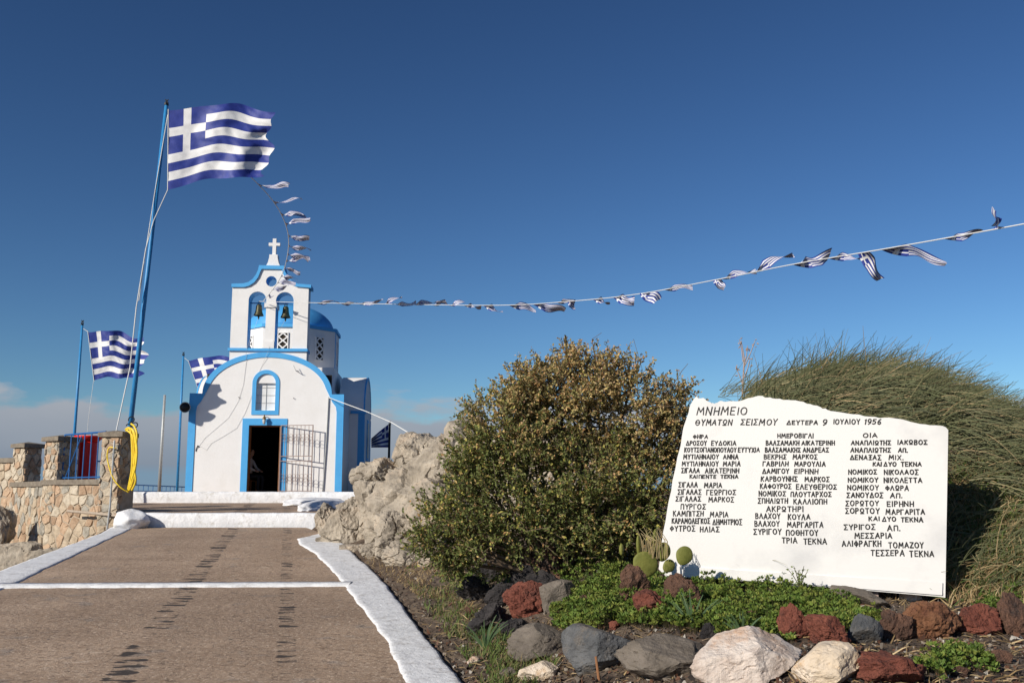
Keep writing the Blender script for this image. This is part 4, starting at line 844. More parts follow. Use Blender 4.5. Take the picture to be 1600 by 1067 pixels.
T = [[('ΜΝΗΜΕΙΟ', 213, 448, 128, 37)], [('ΘΥΜΑΤΩΝ', 205, 377, 183, 28), ('ΣΕΙΣΜΟΥ', 420, 592, 181, 28), ('ΔΕΥΤΕΡΑ', 640, 784, 183, 20), ('9', 811, 828, 182, 26), ('ΙΟΥΛΙΟΥ', 862, 985, 179, 23), ('1956', 1010, 1085, 179, 25)],
     [('ΦΗΡΑ', 194, 261, 250, 18)], [('ΗΜΕΡΟΒΙΓΛΙ', 595, 764, 246, 20)], [('ΟΙΑ', 1003, 1068, 244, 20)],
     [('ΔΡΟΣΟΥ', 160, 256, 281), ('ΕΥΔΟΚΙΑ', 280, 396, 281)], [('ΚΟΥΤΣΟΓΙΑΝΟΠΟΥΛΟΥ', 152, 397, 313), ('ΕΥΤΥΧΙΑ', 408, 508, 313)], [('ΜΥΤΙΛΗΝΑΙΟΥ', 147, 313, 346), ('ΑΝΝΑ', 336, 407, 346)], [('ΜΥΤΙΛΗΝΑΙΟΥ', 140, 312, 379), ('ΜΑΡΙΑ', 336, 416, 379)], [('ΣΙΓΑΛΑ', 137, 222, 411), ('ΑΙΚΑΤΕΡΙΝΗ', 250, 409, 412)],
     [('ΚΑΙ', 177, 211, 440, 16), ('ΠΕΝΤΕ', 220, 300, 440, 17), ('ΤΕΚΝΑ', 325, 405, 440, 17)], [('ΣΙΓΑΛΑ', 124, 212, 479), ('ΜΑΡΙΑ', 246, 328, 481)], [('ΣΙΓΑΛΑΣ', 120, 230, 513), ('ΓΕΩΡΓΙΟΣ', 257, 395, 515)], [('ΣΙΓΑΛΑΣ', 111, 228, 546), ('ΜΑΡΚΟΣ', 267, 385, 549)], [('ΠΥΡΓΟΣ', 135, 251, 583)], [('ΚΑΜΠΙΤΣΗ', 98, 240, 616), ('ΜΑΡΙΑ', 274, 358, 620)], [('ΚΑΡΑΜΟΛΕΓΚΟΣ', 92, 271, 651), ('ΔΗΜΗΤΡΙΟΣ', 286, 424, 656)], [('ΦΥΤΡΟΣ', 84, 200, 687), ('ΗΛΙΑΣ', 227, 316, 691)],
     [('ΒΑΛΣΑΜΑΚΗ', 540, 696, 280), ('ΑΙΚΑΤΕΡΙΝΗ', 709, 865, 280)], [('ΒΑΛΣΑΜΑΚΗΣ', 536, 702, 313), ('ΑΝΔΡΕΑΣ', 716, 837, 313)], [('ΒΕΚΡΗΣ', 530, 635, 346), ('ΜΑΡΚΟΣ', 668, 782, 346)], [('ΓΑΒΡΙΛΗ', 525, 645, 379), ('ΜΑΡΟΥΛΙΑ', 676, 821, 380)], [('ΔΑΜΙΓΟΥ', 523, 648, 414), ('ΕΙΡΗΝΗ', 676, 786, 415)], [('ΚΑΡΒΟΥΝΗΣ', 517, 688, 451), ('ΜΑΡΚΟΣ', 725, 839, 453)], [('ΚΑΦΟΥΡΟΣ', 512, 658, 486), ('ΕΛΕΥΘΕΡΙΟΣ', 684, 875, 489)], [('ΝΟΜΙΚΟΣ', 506, 632, 521), ('ΠΛΟΥΤΑΡΧΟΣ', 658, 849, 524)], [('ΣΠΗΛΙΩΤΗ', 502, 642, 555), ('ΚΑΛΛΙΟΠΗ', 672, 828, 559)],
     [('ΑΚΡΩΤΗΡΙ', 542, 715, 594)], [('ΒΛΑΧΟΥ', 490, 606, 628), ('ΚΟΥΛΑ', 645, 748, 632)], [('ΒΛΑΧΟΥ', 486, 602, 664), ('ΜΑΡΓΑΡΙΤΑ', 641, 810, 669)], [('ΣΥΡΙΓΟΥ', 481, 611, 702), ('ΠΟΘΗΤΟΥ', 636, 786, 707)], [('ΤΡΙΑ', 616, 686, 743), ('ΤΕΚΝΑ', 719, 826, 748)],
     [('ΑΝΑΠΛΙΩΤΗΣ', 945, 1133, 279), ('ΙΑΚΩΒΟΣ', 1167, 1305, 277)], [('ΑΝΑΠΛΙΩΤΗΣ', 943, 1132, 314), ('ΑΠ.', 1170, 1212, 314)], [('ΔΕΝΑΞΑΣ', 941, 1086, 349), ('ΜΙΧ.', 1126, 1192, 349)], [('ΚΑΙ', 1049, 1088, 381, 18), ('ΔΥΟ', 1101, 1158, 381, 20), ('ΤΕΚΝΑ', 1183, 1279, 381, 20)], [('ΝΟΜΙΚΟΣ', 933, 1066, 418), ('ΝΙΚΟΛΑΟΣ', 1103, 1263, 419)], [('ΝΟΜΙΚΟΥ', 931, 1072, 456), ('ΝΙΚΟΛΕΤΤΑ', 1101, 1281, 457)], [('ΝΟΜΙΚΟΥ', 928, 1074, 493), ('ΦΛΩΡΑ', 1109, 1217, 494)], [('ΣΑΝΟΥΔΟΣ', 925, 1096, 528), ('ΑΠ.', 1132, 1187, 530)], [('ΣΟΡΩΤΟΥ', 920, 1074, 567), ('ΕΙΡΗΝΗ', 1117, 1241, 570)], [('ΣΟΡΩΤΟΥ', 918, 1078, 603), ('ΜΑΡΓΑΡΙΤΑ', 1111, 1293, 608)], [('ΚΑΙ', 1030, 1078, 640, 20), ('ΔΥΟ', 1094, 1156, 642, 21), ('ΤΕΚΝΑ', 1183, 1286, 645, 22)], [('ΣΥΡΙΓΟΣ', 911, 1058, 680), ('ΑΠ.', 1118, 1177, 685)], [('ΜΕΣΣΑΡΙΑ', 962, 1138, 721)], [('ΑΛΙΦΡΑΓΚΗ', 902, 1086, 759), ('ΤΟΜΑΖΟΥ', 1124, 1288, 766)], [('ΤΕΣΣΕΡΑ', 1040, 1196, 803), ('ΤΕΚΝΑ', 1224, 1337, 807)]]
rr = random.Random(4)
for line in T:
    b = MB(); cnt = 0
    for wd in line:
        txt, xa, xb, yc = wd[:4]; hh = wd[4] if len(wd) > 4 else 21.0 + 6 * max(0, (yc - 280)) / 530
        Lp, Rp = Vector(sl(xa, yc)), Vector(sl(xb, yc + .0)); Hh = (Vector(sl(xa, yc - hh / 2)) - Vector(sl(xa, yc + hh / 2))).length * .93
        n = len(txt); gap = .34; ws = [G[c][0] for c in txt]; tot = sum(ws) + gap * (n - 1); k = (Rp - Lp).length / max(tot, .2); ax = (Rp - Lp).normalized(); ay = Vector((-ax.y, ax.x)); slant = .16 if len(wd) > 4 and hh > 23 else .05
        x = 0; sw_ = max(.0085, Hh * .155) / 2
        for c, w in zip(txt, ws):
            jx, jy, js, jr = rr.uniform(-.03, .03), rr.uniform(-.06, .06), rr.uniform(.92, 1.08), rr.uniform(-.05, .05)
            for st in G[c][1]:
                P_ = [Lp + ax * ((x + jx + px_ + slant * (py_ - .5) + jr * (py_ - .5)) * k) + ay * ((py_ - .5) * Hh * js + jy * Hh * .5 + rr.uniform(-.012, .012) * Hh) for px_, py_ in st]
                for a_, b_ in zip(P_, P_[1:]):
                    d_ = (b_ - a_); 
                    if d_.length < 1e-5: continue
                    d_.normalize(); q_ = Vector((-d_.y, d_.x)); w_ = sw_ * rr.uniform(.88, 1.12); a2, b2 = a_ - d_ * w_ * .7, b_ + d_ * w_ * .7; yy = -.0022 - (cnt % 7) * .00015; cnt += 1
                    pts = [a2 - d_ * w_ * .35, a2 + q_ * w_, b2 + q_ * w_, b2 + d_ * w_ * .35, b2 - q_ * w_, a2 - q_ * w_]
                    b.add([(p.x, yy, p.y) for p in pts], [(0, 5, 4, 3, 2, 1)])
            x += w + gap
    b.build('inscription_line', M['paint'], SL)

# ================================================================== ROCKS OF THE BED
RK = [(800, 893, 40, 36, 'lava'), (770, 905, 38, 22, 'lava'), (850, 908, 60, 48, 'lavabrown'), (818, 917, 34, 28, 'lava'), (853, 919, 36, 22, 'lava'), (741, 943, 46, 33, 'lava'), (787, 948, 48, 36, 'lava'), (822, 966, 68, 46, 'lavared'), (868, 953, 56, 38, 'slate'),
      (768, 990, 58, 42, 'lava'), (806, 996, 40, 24, 'lava'), (733, 962, 13, 11, 'lavabrown'), (842, 1032, 92, 44, 'slate'), (930, 1056, 104, 64, 'bluestone'), (1043, 1064, 136, 52, 'slate'), (990, 946, 46, 50, 'lavabrown'), (915, 950, 26, 20, 'lavabrown'), (1022, 965, 54, 34, 'lavared'), (1068, 953, 46, 46, 'lavabrown'), (1082, 973, 46, 26, 'lavaorange'),
      (1176, 981, 32, 24, 'lavabrown'), (1245, 1001, 48, 44, 'lavared'), (1302, 1011, 70, 36, 'lavared'), (1354, 1007, 46, 40, 'bluestone'), (1402, 1004, 48, 48, 'lavabrown'), (1462, 999, 76, 54, 'lavaorange'), (1537, 993, 64, 38, 'lavared'), (1588, 992, 46, 54, 'lavabrown'), (1180, 1075, 146, 74, 'pale'), (1302, 1078, 104, 54, 'paleorange'), (1395, 1076, 104, 50, 'lavared'), (1502, 1060, 24, 16, 'lavabrown'),
      (1362, 950, 96, 20, 'slate'), (1428, 942, 28, 20, 'pale'), (845, 1066, 54, 26, 'paleorange'), (790, 1062, 30, 14, 'slate'), (740, 1040, 16, 10, 'pale'), (1110, 1000, 26, 20, 'lava'), (1215, 1012, 26, 16, 'lava'), (1570, 1040, 30, 18, 'lavabrown'), (890, 1000, 22, 12, 'lavabrown'), (960, 985, 18, 12, 'lavared')]
cname = {'lava': 'black lava rock', 'lavared': 'red lava rock', 'lavabrown': 'brown lava rock', 'lavaorange': 'orange-brown lava rock', 'slate': 'grey-brown stone', 'bluestone': 'blue-grey stone', 'pale': 'pale pinkish stone', 'paleorange': 'pale orange stone'}
where = {0: 'topmost of the black heap under the bush', 2: 'with red crust in the heap under the bush', 7: 'big and coarse, between the black heap and grey-brown stone', 8: 'beside the big coarse red rock', 12: 'sloping slab next to the shiny black rocks', 13: 'upright and angular, beside the long flat stone', 14: 'long and flat, lying along the front of the bed', 15: 'leaning upright among the green ground cover', 17: 'low, between two brown rocks in the ground cover', 18: 'upright beside the low red rock', 19: 'flat, half sunk in ground cover below the cactus', 21: 'standing at the edge of ground cover', 22: 'long, lying next to a blue-grey stone', 23: 'small and square between red and brown rocks', 24: 'dark, upright, next to the big rounded orange rock', 25: 'big and rounded below the slab corner', 26: 'low, next to the big rounded orange rock', 28: 'large, wedge shaped, with white veins', 29: 'blocky, beside the large pale wedge stone', 30: 'broad, beside the pale orange block', 32: 'flat slab lying in soil below the memorial', 33: 'small block propping the memorial corner', 34: 'small, before the grey-brown sloping slab', 1: 'low, at the far side of the heap under the bush', 3: 'between the topmost black rock and the big coarse red rock', 4: 'below the red-crusted rock of the heap', 5: 'alone beside the dry grass before the heap', 6: 'touching the big coarse red rock', 9: 'large and shiny behind the strappy leaved plant', 10: 'shiny, above the sloping grey-brown slab', 11: 'tiny, in grass between strip and heap', 16: 'small, sunk at the edge of the ground cover', 20: 'sunk in ground cover behind the large pale wedge stone', 27: 'tall, beyond the low red rock at the end of the row', 37: 'small, in soil behind the long flat stone', 38: 'small, beside the large pale wedge stone', 39: 'small, in soil beyond the weed patch', 40: 'small, behind the upright blue-grey stone', 41: 'small, at the front edge of the ground cover', 31: 'small, in soil beside the small weed patch'}
for i, (px, yb, w, h, k) in enumerate(RK):
    if i < 5: yb += 7; w *= 1.2; h *= 1.35
    p = on_ground(px, min(yb - 2, 1090)); d = p.y; s = d / F; tilt = (rnd.uniform(-.25, .25), rnd.uniform(-.3, .3))
    if i == 32: tilt = (.1, .28)
    c = (p.x, p.y + w * s * .28, p.z + h * s * .42)
    lab = cname[k] + ' ' + where.get(i, 'in the planted bed')
    o = rock('lava_rock' if 'lava' in k else 'stone_block', c, (w * s * .67, w * s * .47, h * s * .74), 300 + i * 7, M[k], None, 16, .10 if 'lava' in k else .035, 5, rnd.uniform(-.3, .3), tilt, .5, 4.2 if 'lava' in k else 3, .12 if 'lava' in k else .05)
    tag(o, lab, 'rock', None if i in where else 'unmarked %s pieces of the bed' % cname[k])

# ================================================================== PLANTS
def leaf(b, p, d, up, L, W, c):
    d = d.normalized(); s = d.cross(up); 
    if s.length < 1e-3: s = Vector((1, 0, 0))
    s.normalize(); n = s.cross(d) * (W * .25)
    b.add([p, p + d * L * .5 + s * W * .5 + n, p + d * L, p + d * L * .5 - s * W * .5 + n], [(0, 1, 2), (0, 2, 3)], c)
def rv(rr): return Vector((rr.gauss(0, 1), rr.gauss(0, 1), rr.gauss(0, 1))).normalized()
def bush():
    rr = random.Random(21); base = at(870, 895, 9.4); base.z = ground(base.x, base.y); e = empty('bush', base); tag(e, 'large rounded shrub with green leaves and tan seed heads beside the memorial', 'bush')
    lobes = [(880, 650, 95, 9.6), (960, 640, 85, 9.6), (800, 690, 85, 9.4), (1010, 690, 70, 9.5), (745, 805, 66, 9.3), (820, 780, 100, 9.4), (920, 775, 105, 9.4), (705, 838, 44, 9.3), (1000, 780, 70, 9.2), (930, 590, 42, 9.7), (985, 580, 26, 9.7), (885, 570, 30, 9.7), (840, 625, 60, 9.5), (1048, 640, 40, 9.7), (1075, 665, 22, 9.8), (770, 660, 45, 9.4), (740, 635, 16, 9.4), (765, 842, 46, 9.6), (890, 826, 62, 9.6), (965, 835, 55, 9.4), (700, 870, 26, 9.4), (740, 720, 40, 9.3), (1050, 720, 30, 9.5), (684, 812, 40, 9.3), (668, 845, 30, 9.3), (725, 868, 40, 9.5), (662, 822, 18, 9.3), (735, 770, 45, 9.4), (1065, 612, 14, 9.8), (810, 610, 20, 9.5)]
    fol = MB(); sd = MB(); tw = MB(); tot = sum(l[2] ** 2 for l in lobes)
    for (px, py, r, d) in lobes:
        c = at(px, py, d); rad = r * d / F; n = int(6000 * r * r / tot)
        tw.tube([Vector((rr.uniform(-.2, .2), rr.uniform(-.1, .2), -.05)), (c - base) * .5 + rv(rr) * .12, c - base + rv(rr) * rad * .3], [.03, .018, .008], 6)
        for _ in range(n):
            dr = rv(rr); dr.y -= .25; dr.normalize(); q = c + Vector((dr.x, dr.y * 1.05, dr.z)) * rad * (rr.random() ** .35) * rr.uniform(.82, 1.08)
            if q.z < ground(q.x, q.y) + .03: continue
            gn = mnoise.noise((q.x * 3.6, q.y * 3.6, q.z * 3.6))
            if gn < -.16 and rr.random() < .85: continue
            if rr.random() < .10: q = q + dr * rad * rr.uniform(.04, .2)
            L = rr.uniform(.09, .2) * (1.5 if rr.random() < .06 else 1); ax = (dr + rv(rr) * .55 + Vector((0, 0, .35))).normalized(); q0 = q - base
            ppx = project(q); up_f = ss((740 - ppx[1]) / 150 + (ppx[0] - 860) / 500 + rr.uniform(-.45, .45))
            tw.tube([q0 - ax * L * .6, q0 + ax * L], [.003, .0015], 3)
            dark = rr.uniform(.85, 1.3); m = rr.randint(12, 17)
            for k in range(m):
                t = k / m; d_ = (rv(rr) * .9 + ax * .8).normalized(); p = q0 + ax * L * (t * 1.6 - .6)
                x = rr.random()
                if x < .10 + .30 * up_f: cc = (.50 * dark, .37 * dark, .15 * dark) if rr.random() < .6 else (.42 * dark, .25 * dark, .10 * dark)
                elif x < .2 + .2 * up_f: cc = (.40 * dark, .36 * dark, .09 * dark)
                else: cc = ((.145 + .09 * up_f) * dark, (.170 + .03 * up_f) * dark, (.050 + .03 * up_f) * dark)
                leaf(fol, p, d_, rv(rr), rr.uniform(.028, .048), rr.uniform(.018, .027), cc)
            if up_f > .3 and rr.random() < .75:
                for k in range(rr.randint(4, 9)):
                    p = q0 + ax * L * rr.uniform(.5, 1.1) + rv(rr) * .018; cc = (rr.uniform(.46, .62), rr.uniform(.34, .44), rr.uniform(.15, .22)); leaf(sd, p, rv(rr), rv(rr), .022, .022, cc)
    for _ in range(60):
        l = rr.choice(lobes); c = at(l[0], l[1], l[3]) - base; dr = rv(rr); dr.z = abs(dr.z); tw.tube([c + dr * l[2] * l[3] / F * .5, c + dr * l[2] * l[3] / F * 1.15 + rv(rr) * .05, c + dr * l[2] * l[3] / F * rr.uniform(1.15, 1.32) + rv(rr) * .06], [.004, .003, .0015], 3)
    for (x0, y0, x1, y1, x2, y2) in ((960, 580, 990, 530, 1010, 600), (930, 560, 925, 530, 940, 520), (1040, 620, 1065, 580, 1075, 568)):
        tw.tube([at(x0, y0, 9.6) - base, at(x1, y1, 9.6) - base, at(x2, y2, 9.6) - base], [.004, .003, .002], 4)
    tag(fol.build('foliage', M['leaf'], e), kind='stuff'); tag(sd.build('seed_heads', M['leaf'], e), kind='stuff'); tw.build('branches', M['twig'], e)
bush()
def broom():
    rr = random.Random(31); c0 = Vector((3.9, 11.0, 0)); c0.z = ground(c0.x, c0.y); e = empty('trailing_shrub', c0); tag(e, 'windswept wiry dark green shrub covering the mound behind the memorial', 'shrub')
    b = MB(); st = MB()
    for i in range(40000):
        px = rr.uniform(1085, 1700); d = rr.uniform(7.4, 12.0)
        x = (px - CX) / F * d; y = d
        if (x - 1.29) * .40 + (y - 8.44) * .917 < .22: continue
        z = ground(x, y)
        topy = np.interp(px, [1085, 1130, 1170, 1230, 1300, 1380, 1440, 1500, 1560, 1600, 1700], [618, 608, 600, 588, 578, 580, 594, 625, 662, 690, 760])
        hmax = at(px, topy, d).z - z
        if hmax < .02: continue
        patch = mnoise.noise((x * 1.1, y * 1.1, 5))
        low = ss((project((x, y, z))[1] - 690) / 130)
        if patch > .12 - .25 * low and rr.random() < .85 * low: continue
        lift = rr.random() ** .7 * min(hmax, (.62 + .3 * patch) * (1 - .72 * low)); z += lift * .92
        p = Vector((x, y, z)); L = rr.uniform(.25, .55); fa = mnoise.noise((x * 1.6, y * 1.6, 8)); fb = mnoise.noise((x * 1.6, y * 1.6, 18)); fl = Vector((.75 + .7 * fa + rr.gauss(0, .45), -.3 + .5 * fb + rr.gauss(0, .4), .30 + .6 * fb + rr.gauss(0, .4))).normalized()
        dark = rr.uniform(.6, 1.25); r_ = rr.random(); cc = (.135 * dark, .145 * dark, .070 * dark) if r_ < .72 else ((.24 * dark, .215 * dark, .11 * dark) if r_ < .92 else (.38 * dark, .28 * dark, .15 * dark))
        w = rr.uniform(.0028, .0058); side = fl.cross(Vector((0, -1, .2))).normalized(); vs = []; q = p; dd = fl.copy(); seg = 4
        for k in range(seg + 1):
            ww_ = w * (1 - .75 * k / seg); vs += [q + side * ww_ - c0, q - side * ww_ - c0]; q = q + dd * L / seg; dd = (dd + Vector((.03, -.02, -.20 + .05 * rr.random())) + rv(rr) * .10).normalized()
        b.add(vs, [(2 * k, 2 * k + 1, 2 * k + 3, 2 * k + 2) for k in range(seg)], cc)
    for i in range(420):      # loose wisps standing against the sky
        px = rr.uniform(1120, 1620); topy = np.interp(px, [1085, 1130, 1170, 1230, 1300, 1380, 1440, 1500, 1560, 1600, 1700], [618, 608, 600, 588, 578, 580, 594, 625, 662, 690, 760])
        q = at(px, topy + rr.uniform(0, 14), rr.uniform(10.2, 11.6)); dd = Vector((.8 + rr.gauss(0, .25), rr.gauss(0, .3), .55 + rr.gauss(0, .3))).normalized(); L = rr.uniform(.2, .55); side = dd.cross(Vector((0, -1, .2))).normalized(); vs = []
        for k in range(6):
            ww_ = .0032 * (1 - .13 * k); vs += [q + side * ww_ - c0, q - side * ww_ - c0]; q = q + dd * L / 5; dd = (dd + Vector((.06, 0, -.07)) + rv(rr) * .06).normalized()
        k_ = rr.uniform(.7, 1.3); b.add(vs, [(2 * k, 2 * k + 1, 2 * k + 3, 2 * k + 2) for k in range(5)], (.15 * k_, .15 * k_, .08 * k_))
    tag(b.build('stems', M['leaf'], e), kind='stuff')
    w = MB()
    for i in range(14):
        x, y = rr.uniform(2.5, 5.5), rr.uniform(10, 12); z = ground(x, y); w.tube([Vector((x, y, z - .05)) - c0, Vector((x + .1, y, z + .15)) - c0, Vector((x + .35, y - .1, z + .3)) - c0], [.02, .014, .006], 5)
    w.build('branches', M['twig'], e)
broom()
def stalk():
    p = at(1160, 612, 11.2); b = MB(); o = Vector((p.x, p.y, ground(p.x, p.y))); rr = random.Random(3)
    b.tube([Vector((0, 0, 0)), p - o, at(1163, 560, 11.2) - o, at(1158, 532, 11.2) - o], [.012, .01, .008, .004], 5)
    for (x0, y0, x1, y1) in ((1162, 575, 1180, 532), (1161, 565, 1155, 530), (1163, 590, 1172, 560), (1160, 600, 1150, 575), (1163, 570, 1168, 540)):
        b.tube([at(x0, y0, 11.2) - o, at((x0 + x1) / 2 + 1, (y0 + y1) / 2, 11.2) - o, at(x1, y1, 11.2) - o], [.006, .005, .003], 4)
        for k in range(5): q = at(x1 + rr.uniform(-3, 3), y1 + rr.uniform(-2, 12), 11.2) - o; b.tube([q, q + rv(rr) * .03], [.009, .004], 4)
    t = b.build('dry_stalk', mat('dry_stalk', (.34, .25, .21), (.42, .32, .27), 20, .9)); t.location = o; tag(t, 'dry branching flower stalk sticking up above the memorial', 'plant')
stalk()
# succulent ground cover
def in_poly(x, y, P):
    c = False; j = len(P) - 1
    for i in range(len(P)):
        if (P[i][1] > y) != (P[j][1] > y) and x < (P[j][0] - P[i][0]) * (y - P[i][1]) / (P[j][1] - P[i][1]) + P[i][0]: c = not c
        j = i
    return c
def cover(name, poly, n, label, seed, hgt=.09, cols=None, L=(.022, .036)):
    rr = random.Random(seed); b = MB(); xs_ = [p[0] for p in poly]; ys_ = [p[1] for p in poly]
    for _ in range(n):
        px, py = rr.uniform(min(xs_), max(xs_)), rr.uniform(min(ys_), max(ys_)); wob = 9 * mnoise.noise((px * .03, py * .06, seed))
        if not in_poly(px + wob, py + wob, poly): continue
        if mnoise.noise((px * .045, py * .09, seed + 9)) > .42: continue
        g_ = on_ground(px, py + 4); h = hgt * (.5 + .9 * rr.random()) * (1 + mnoise.noise((g_.x * 4, g_.y * 4, 2))); c = g_ + Vector((0, 0, h * rr.uniform(.35, 1)))
        k0 = rr.uniform(.7, 1.25); base_c = rr.choice(cols or [(.13, .19, .035), (.16, .22, .04), (.10, .16, .03), (.21, .24, .05)])
        for k in range(rr.randint(6, 9)):
            d = rv(rr); d.z = abs(d.z) * .8 + .25; leaf(b, c + d * .006, d, rv(rr), rr.uniform(*L), rr.uniform(.014, .02), tuple(v * k0 for v in base_c))
        b.tube([g_, c], .002, 3, (.10, .09, .04))
    return tag(b.build(name, M['leaf']), label, 'ground cover', kind='stuff')
cover('succulent_ground_cover', [(868, 985), (860, 955), (885, 920), (930, 905), (960, 895), (1010, 905), (1050, 905), (1110, 912), (1190, 918), (1270, 930), (1330, 945), (1372, 965), (1380, 985), (1330, 995), (1260, 985), (1230, 1003), (1150, 1000), (1080, 985), (1020, 985), (960, 975), (920, 992)], 7200, 'bright green succulent ground cover spreading in front of the memorial', 41)
cover('low_green_weeds', [(700, 905), (960, 905), (980, 870), (900, 880), (800, 905), (720, 915)], 1100, 'green weeds at the foot of the big shrub', 43, .12)
cover('low_green_weeds', [(1425, 1050), (1500, 1010), (1545, 1025), (1560, 1050), (1500, 1050), (1470, 1066)], 420, 'small patch of weeds between soil and dark red rock', 45, .07)
cover('low_green_weeds', [(1520, 955), (1560, 940), (1600, 935), (1600, 960), (1540, 965)], 260, 'green weeds above the rocks right of the memorial', 46, .07)
def blades(name, poly, n, label, seed, L, cols, w=.0035, flat=0.0):
    rr = random.Random(seed); b = MB(); xs_ = [p[0] for p in poly]; ys_ = [p[1] for p in poly]
    for _ in range(n):
        px, py = rr.uniform(min(xs_), max(xs_)), rr.uniform(min(ys_), max(ys_))
        if not in_poly(px, py, poly) or mnoise.noise((px * .03, py * .06, seed)) > .25: continue
        g_ = on_ground(px, py)
        if g_.x < interp(g_.y, ER_OUT) + .03: continue
        d = Vector((rr.gauss(.15, .45), rr.gauss(0, .45), 1 - flat + .02)).normalized(); ln = rr.uniform(*L); s = d.cross(rv(rr)).normalized() * w * rr.uniform(.7, 1.3); bend = Vector((rr.gauss(.1, .3), rr.gauss(0, .3), -.25)) * ln * .5; c = rr.choice(cols); k = rr.uniform(.7, 1.25); c = tuple(v * k for v in c); o = Vector((0, 0, .006 if flat else 0))
        b.add([g_ + s + o, g_ - s + o, g_ + d * ln * .55 - s * .8 + o, g_ + d * ln * .55 + s * .8 + o, g_ + d * ln + bend + o], [(0, 1, 2, 3), (3, 2, 4)], c)
    return tag(b.build(name, M['leaf']), label, 'grass', kind='stuff')
GR = [(.08, .13, .03), (.11, .16, .035), (.14, .17, .05)]; ST = [(.42, .30, .15), (.50, .38, .21), (.34, .23, .11)]
blades('grass', [(640, 915), (700, 925), (740, 955), (800, 1000), (870, 1040), (850, 1067), (760, 1090), (720, 1020), (670, 960)], 5800, 'short green grass between white strip and lava rocks', 51, (.05, .13), [(.10, .16, .04), (.13, .18, .045), (.17, .19, .06), (.22, .17, .08)])
blades('grass', [(690, 900), (1000, 875), (1000, 905), (880, 915), (700, 925)], 1500, 'grass in the shade under the big shrub', 52, (.06, .14), GR)
blades('dry_grass', [(560, 870), (700, 875), (760, 925), (740, 955), (650, 930), (590, 895)], 3000, 'dry straw coloured grass below the limestone outcrop', 53, (.03, .09), ST + [(.20, .13, .07)], .003, .5)
blades('dry_grass', [(1470, 900), (1600, 880), (1600, 960), (1480, 950)], 1700, 'dry grass tangle beside the memorial corner', 54, (.10, .28), ST + GR[:1], .004, .45)
blades('dry_straw', [(640, 930), (1600, 930), (1600, 1085), (700, 1085)], 2600, 'scattered dry straw lying over the planted bed', 55, (.04, .13), ST + [(.28, .20, .13)], .0035, .88)
blades('dry_grass', [(1060, 903), (1480, 930), (1480, 945), (1060, 915)], 900, 'thin dry grass along the lower edge of the memorial', 56, (.05, .15), ST, .002, .1)
blades('grass', [(1480, 740), (1540, 720), (1610, 740), (1610, 945), (1485, 930)], 3800, 'rank green grass on the slope beside the memorial edge', 57, (.08, .22), GR + [(.17, .15, .07)], .0045, .2)
blades('dry_grass', [(1490, 720), (1610, 690), (1610, 900), (1490, 900)], 1500, 'dry grass on the bare slope under the wiry shrub', 58, (.08, .25), ST, .004, .35)
def gravel():
    rr = random.Random(61); b = MB()
    for _ in range(9000):
        px, py = rr.uniform(560, 1610), rr.uniform(880, 1090); g_ = on_ground(px, py) if py < 1090 else None
        if g_.x < interp(g_.y, ER_OUT) + .05 or g_.y > 13: continue
        s = rr.uniform(.006, .02) * (1.7 if rr.random() < .08 else 1); a = [rv(rr) * s for _ in range(3)]; x = rr.random()
        c = (.05, .04, .035) if x < .5 else ((.16, .08, .05) if x < .75 else ((.30, .25, .2) if x < .93 else (.5, .46, .4)))
        q = g_ + Vector((0, 0, s * .3)); b.add([q + a[0], q + a[1], q + a[2], q - (a[0] + a[1] + a[2]) * .6 + Vector((0, 0, s * .5))], [(0, 1, 2), (0, 1, 3), (1, 2, 3), (0, 2, 3)], c)
    tag(b.build('gravel', M['leaf']), 'lava gravel and crumbs strewn over the soil', 'gravel', kind='stuff')
gravel()
# prickly pear in front of the slab
pr = at(1015, 900, 8.0); pr = on_ground(1012, 902); pe = empty('prickly_pear', pr); tag(pe, 'young prickly pear cactus at the lower corner of the memorial', 'cactus')
def pad(px, py, w, h, d, roll, yaw, m=None):
    c = at(px, py, d) - pr; s = d / F; bm = bmesh.new(); bmesh.ops.create_uvsphere(bm, u_segments=20, v_segments=14, radius=1); mt = Matrix.Rotation(yaw, 4, 'Z') @ Matrix.Rotation(roll, 4, 'Y')
    for v in bm.verts:
        x, y, z = v.co; k = 1 - .22 * max(0, -z); v.co = (mt @ Vector((x * w * s / 2 * k, y * .018 * (1 + .1 * math.sin(9 * x) * math.sin(9 * z)), z * h * s / 2))) + c
    me = bpy.data.meshes.new('pad'); bm.to_mesh(me); bm.free(); return link('pad', me, m or M['cactus'], pe, True)
for a in [(1008, 882, 42, 40, 8.05, .5, .2), (1069, 868, 27, 30, 7.95, .45, .1), (1036, 862, 24, 30, 8.1, .3, -.5), (998, 853, 12, 34, 8.1, -.1, 1.1), (971, 858, 9, 18, 8.1, .05, 1.0), (1024, 842, 14, 32, 8.15, .15, .9), (1045, 884, 20, 22, 8.1, 1.0, .3)]: pad(*a)
sb = MB(); rr = random.Random(8)
for k in range(22):
    x = rr.uniform(1005, 1045); sb.tube([at(x, 872, 8.05) - pr, at(x + rr.uniform(-8, 8), 845, 8.05) - pr, at(x + rr.uniform(-16, 10), rr.uniform(822, 838), 8.05) - pr], [.004, .004, .002], 3)
sb.build('dry_leaves', mat('dry_straw_leaf', (.46, .36, .18), (.55, .44, .24), 20, .9), pe)
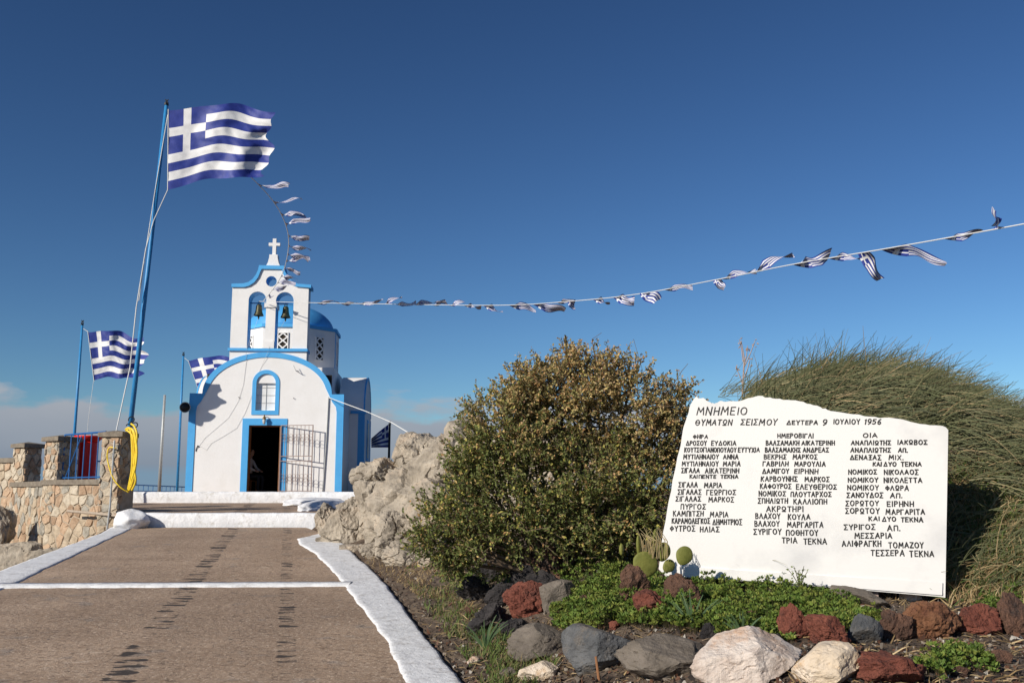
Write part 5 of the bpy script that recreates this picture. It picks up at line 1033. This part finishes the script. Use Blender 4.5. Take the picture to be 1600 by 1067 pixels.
def rosette(px, py, n, L, label, seed, tips=None):
    rr = random.Random(seed); g_ = on_ground(px, py); b = MB()
    for k in range(n):
        a = rr.uniform(-1.2, 1.2) if k % 2 else rr.uniform(1.9, 4.3); d = Vector((math.sin(a) * rr.uniform(.25, .9), -math.cos(a) * .4, 1)).normalized(); ln = rr.uniform(.6, 1) * L; s = d.cross(Vector((0, 1, 0))).normalized() * .011; vs = []; q = Vector((0, 0, 0)); c = rr.uniform(.8, 1.2)
        for i in range(6):
            w = s * (1 - .17 * i); vs += [q + w, q - w + Vector((0, -.003, 0))]; q = q + d * ln / 5; d = (d + Vector((d.x * .18, 0, -.10 * (i > 1)))).normalized()
        b.add(vs, [(2 * i, 2 * i + 1, 2 * i + 3, 2 * i + 2) for i in range(5)], (.085 * c, .14 * c, .06 * c))
    o = b.build('leafy_rosette', M['leaf']); o.location = g_; tag(o, label, 'plant')
rosette(757, 1015, 12, .30, 'grey-green strappy leaved plant in the grass by the white strip', 1); rosette(1082, 985, 11, .32, 'strappy leaved plant before the flat orange-brown rock', 2); rosette(1160, 1000, 14, .20, 'strappy leaved tuft growing behind the large pale wedge stone', 4)
# potted seedling in front of the slab
pp_ = on_ground(1251, 938); pot = empty('potted_plant', pp_); tag(pot, 'small leafy seedling in black nursery pot before the memorial', 'plant'); MB().lathe([(.045, 0), (.062, .10), (.066, .10), (.066, .115), (.05, .115), (.045, .09)], 16).build('pot', M['black'], pot, True)
sd_ = MB(); rr = random.Random(12)
for (x, y) in ((1240, 884), (1256, 884), (1232, 890), (1262, 892), (1247, 890), (1250, 905)):
    q = at(x, y, pp_.y - .01) - pp_; sd_.tube([Vector((0, 0, .1)), q * .6 + Vector((0, 0, .05)), q], [.004, .003, .002], 4, (.14, .13, .06))
    for k in range(12): leaf(sd_, Vector((0, 0, .12)) * (1 - k / 12) + q * (k / 12) + rv(rr) * .012, rv(rr), rv(rr), .026, .018, (.20, .24, .09))
sd_.build('seedling', M['leaf'], pot)
st_ = on_ground(936, 1062); tag(MB().tube([st_, at(931, 1025, st_.y)], [.009, .008], 6).build('rusty_stake', mat('rusty_stake', (.28, .13, .06), None, rough=.8)), 'thin rusty stake stuck upright before the blue-grey stone', 'stake')
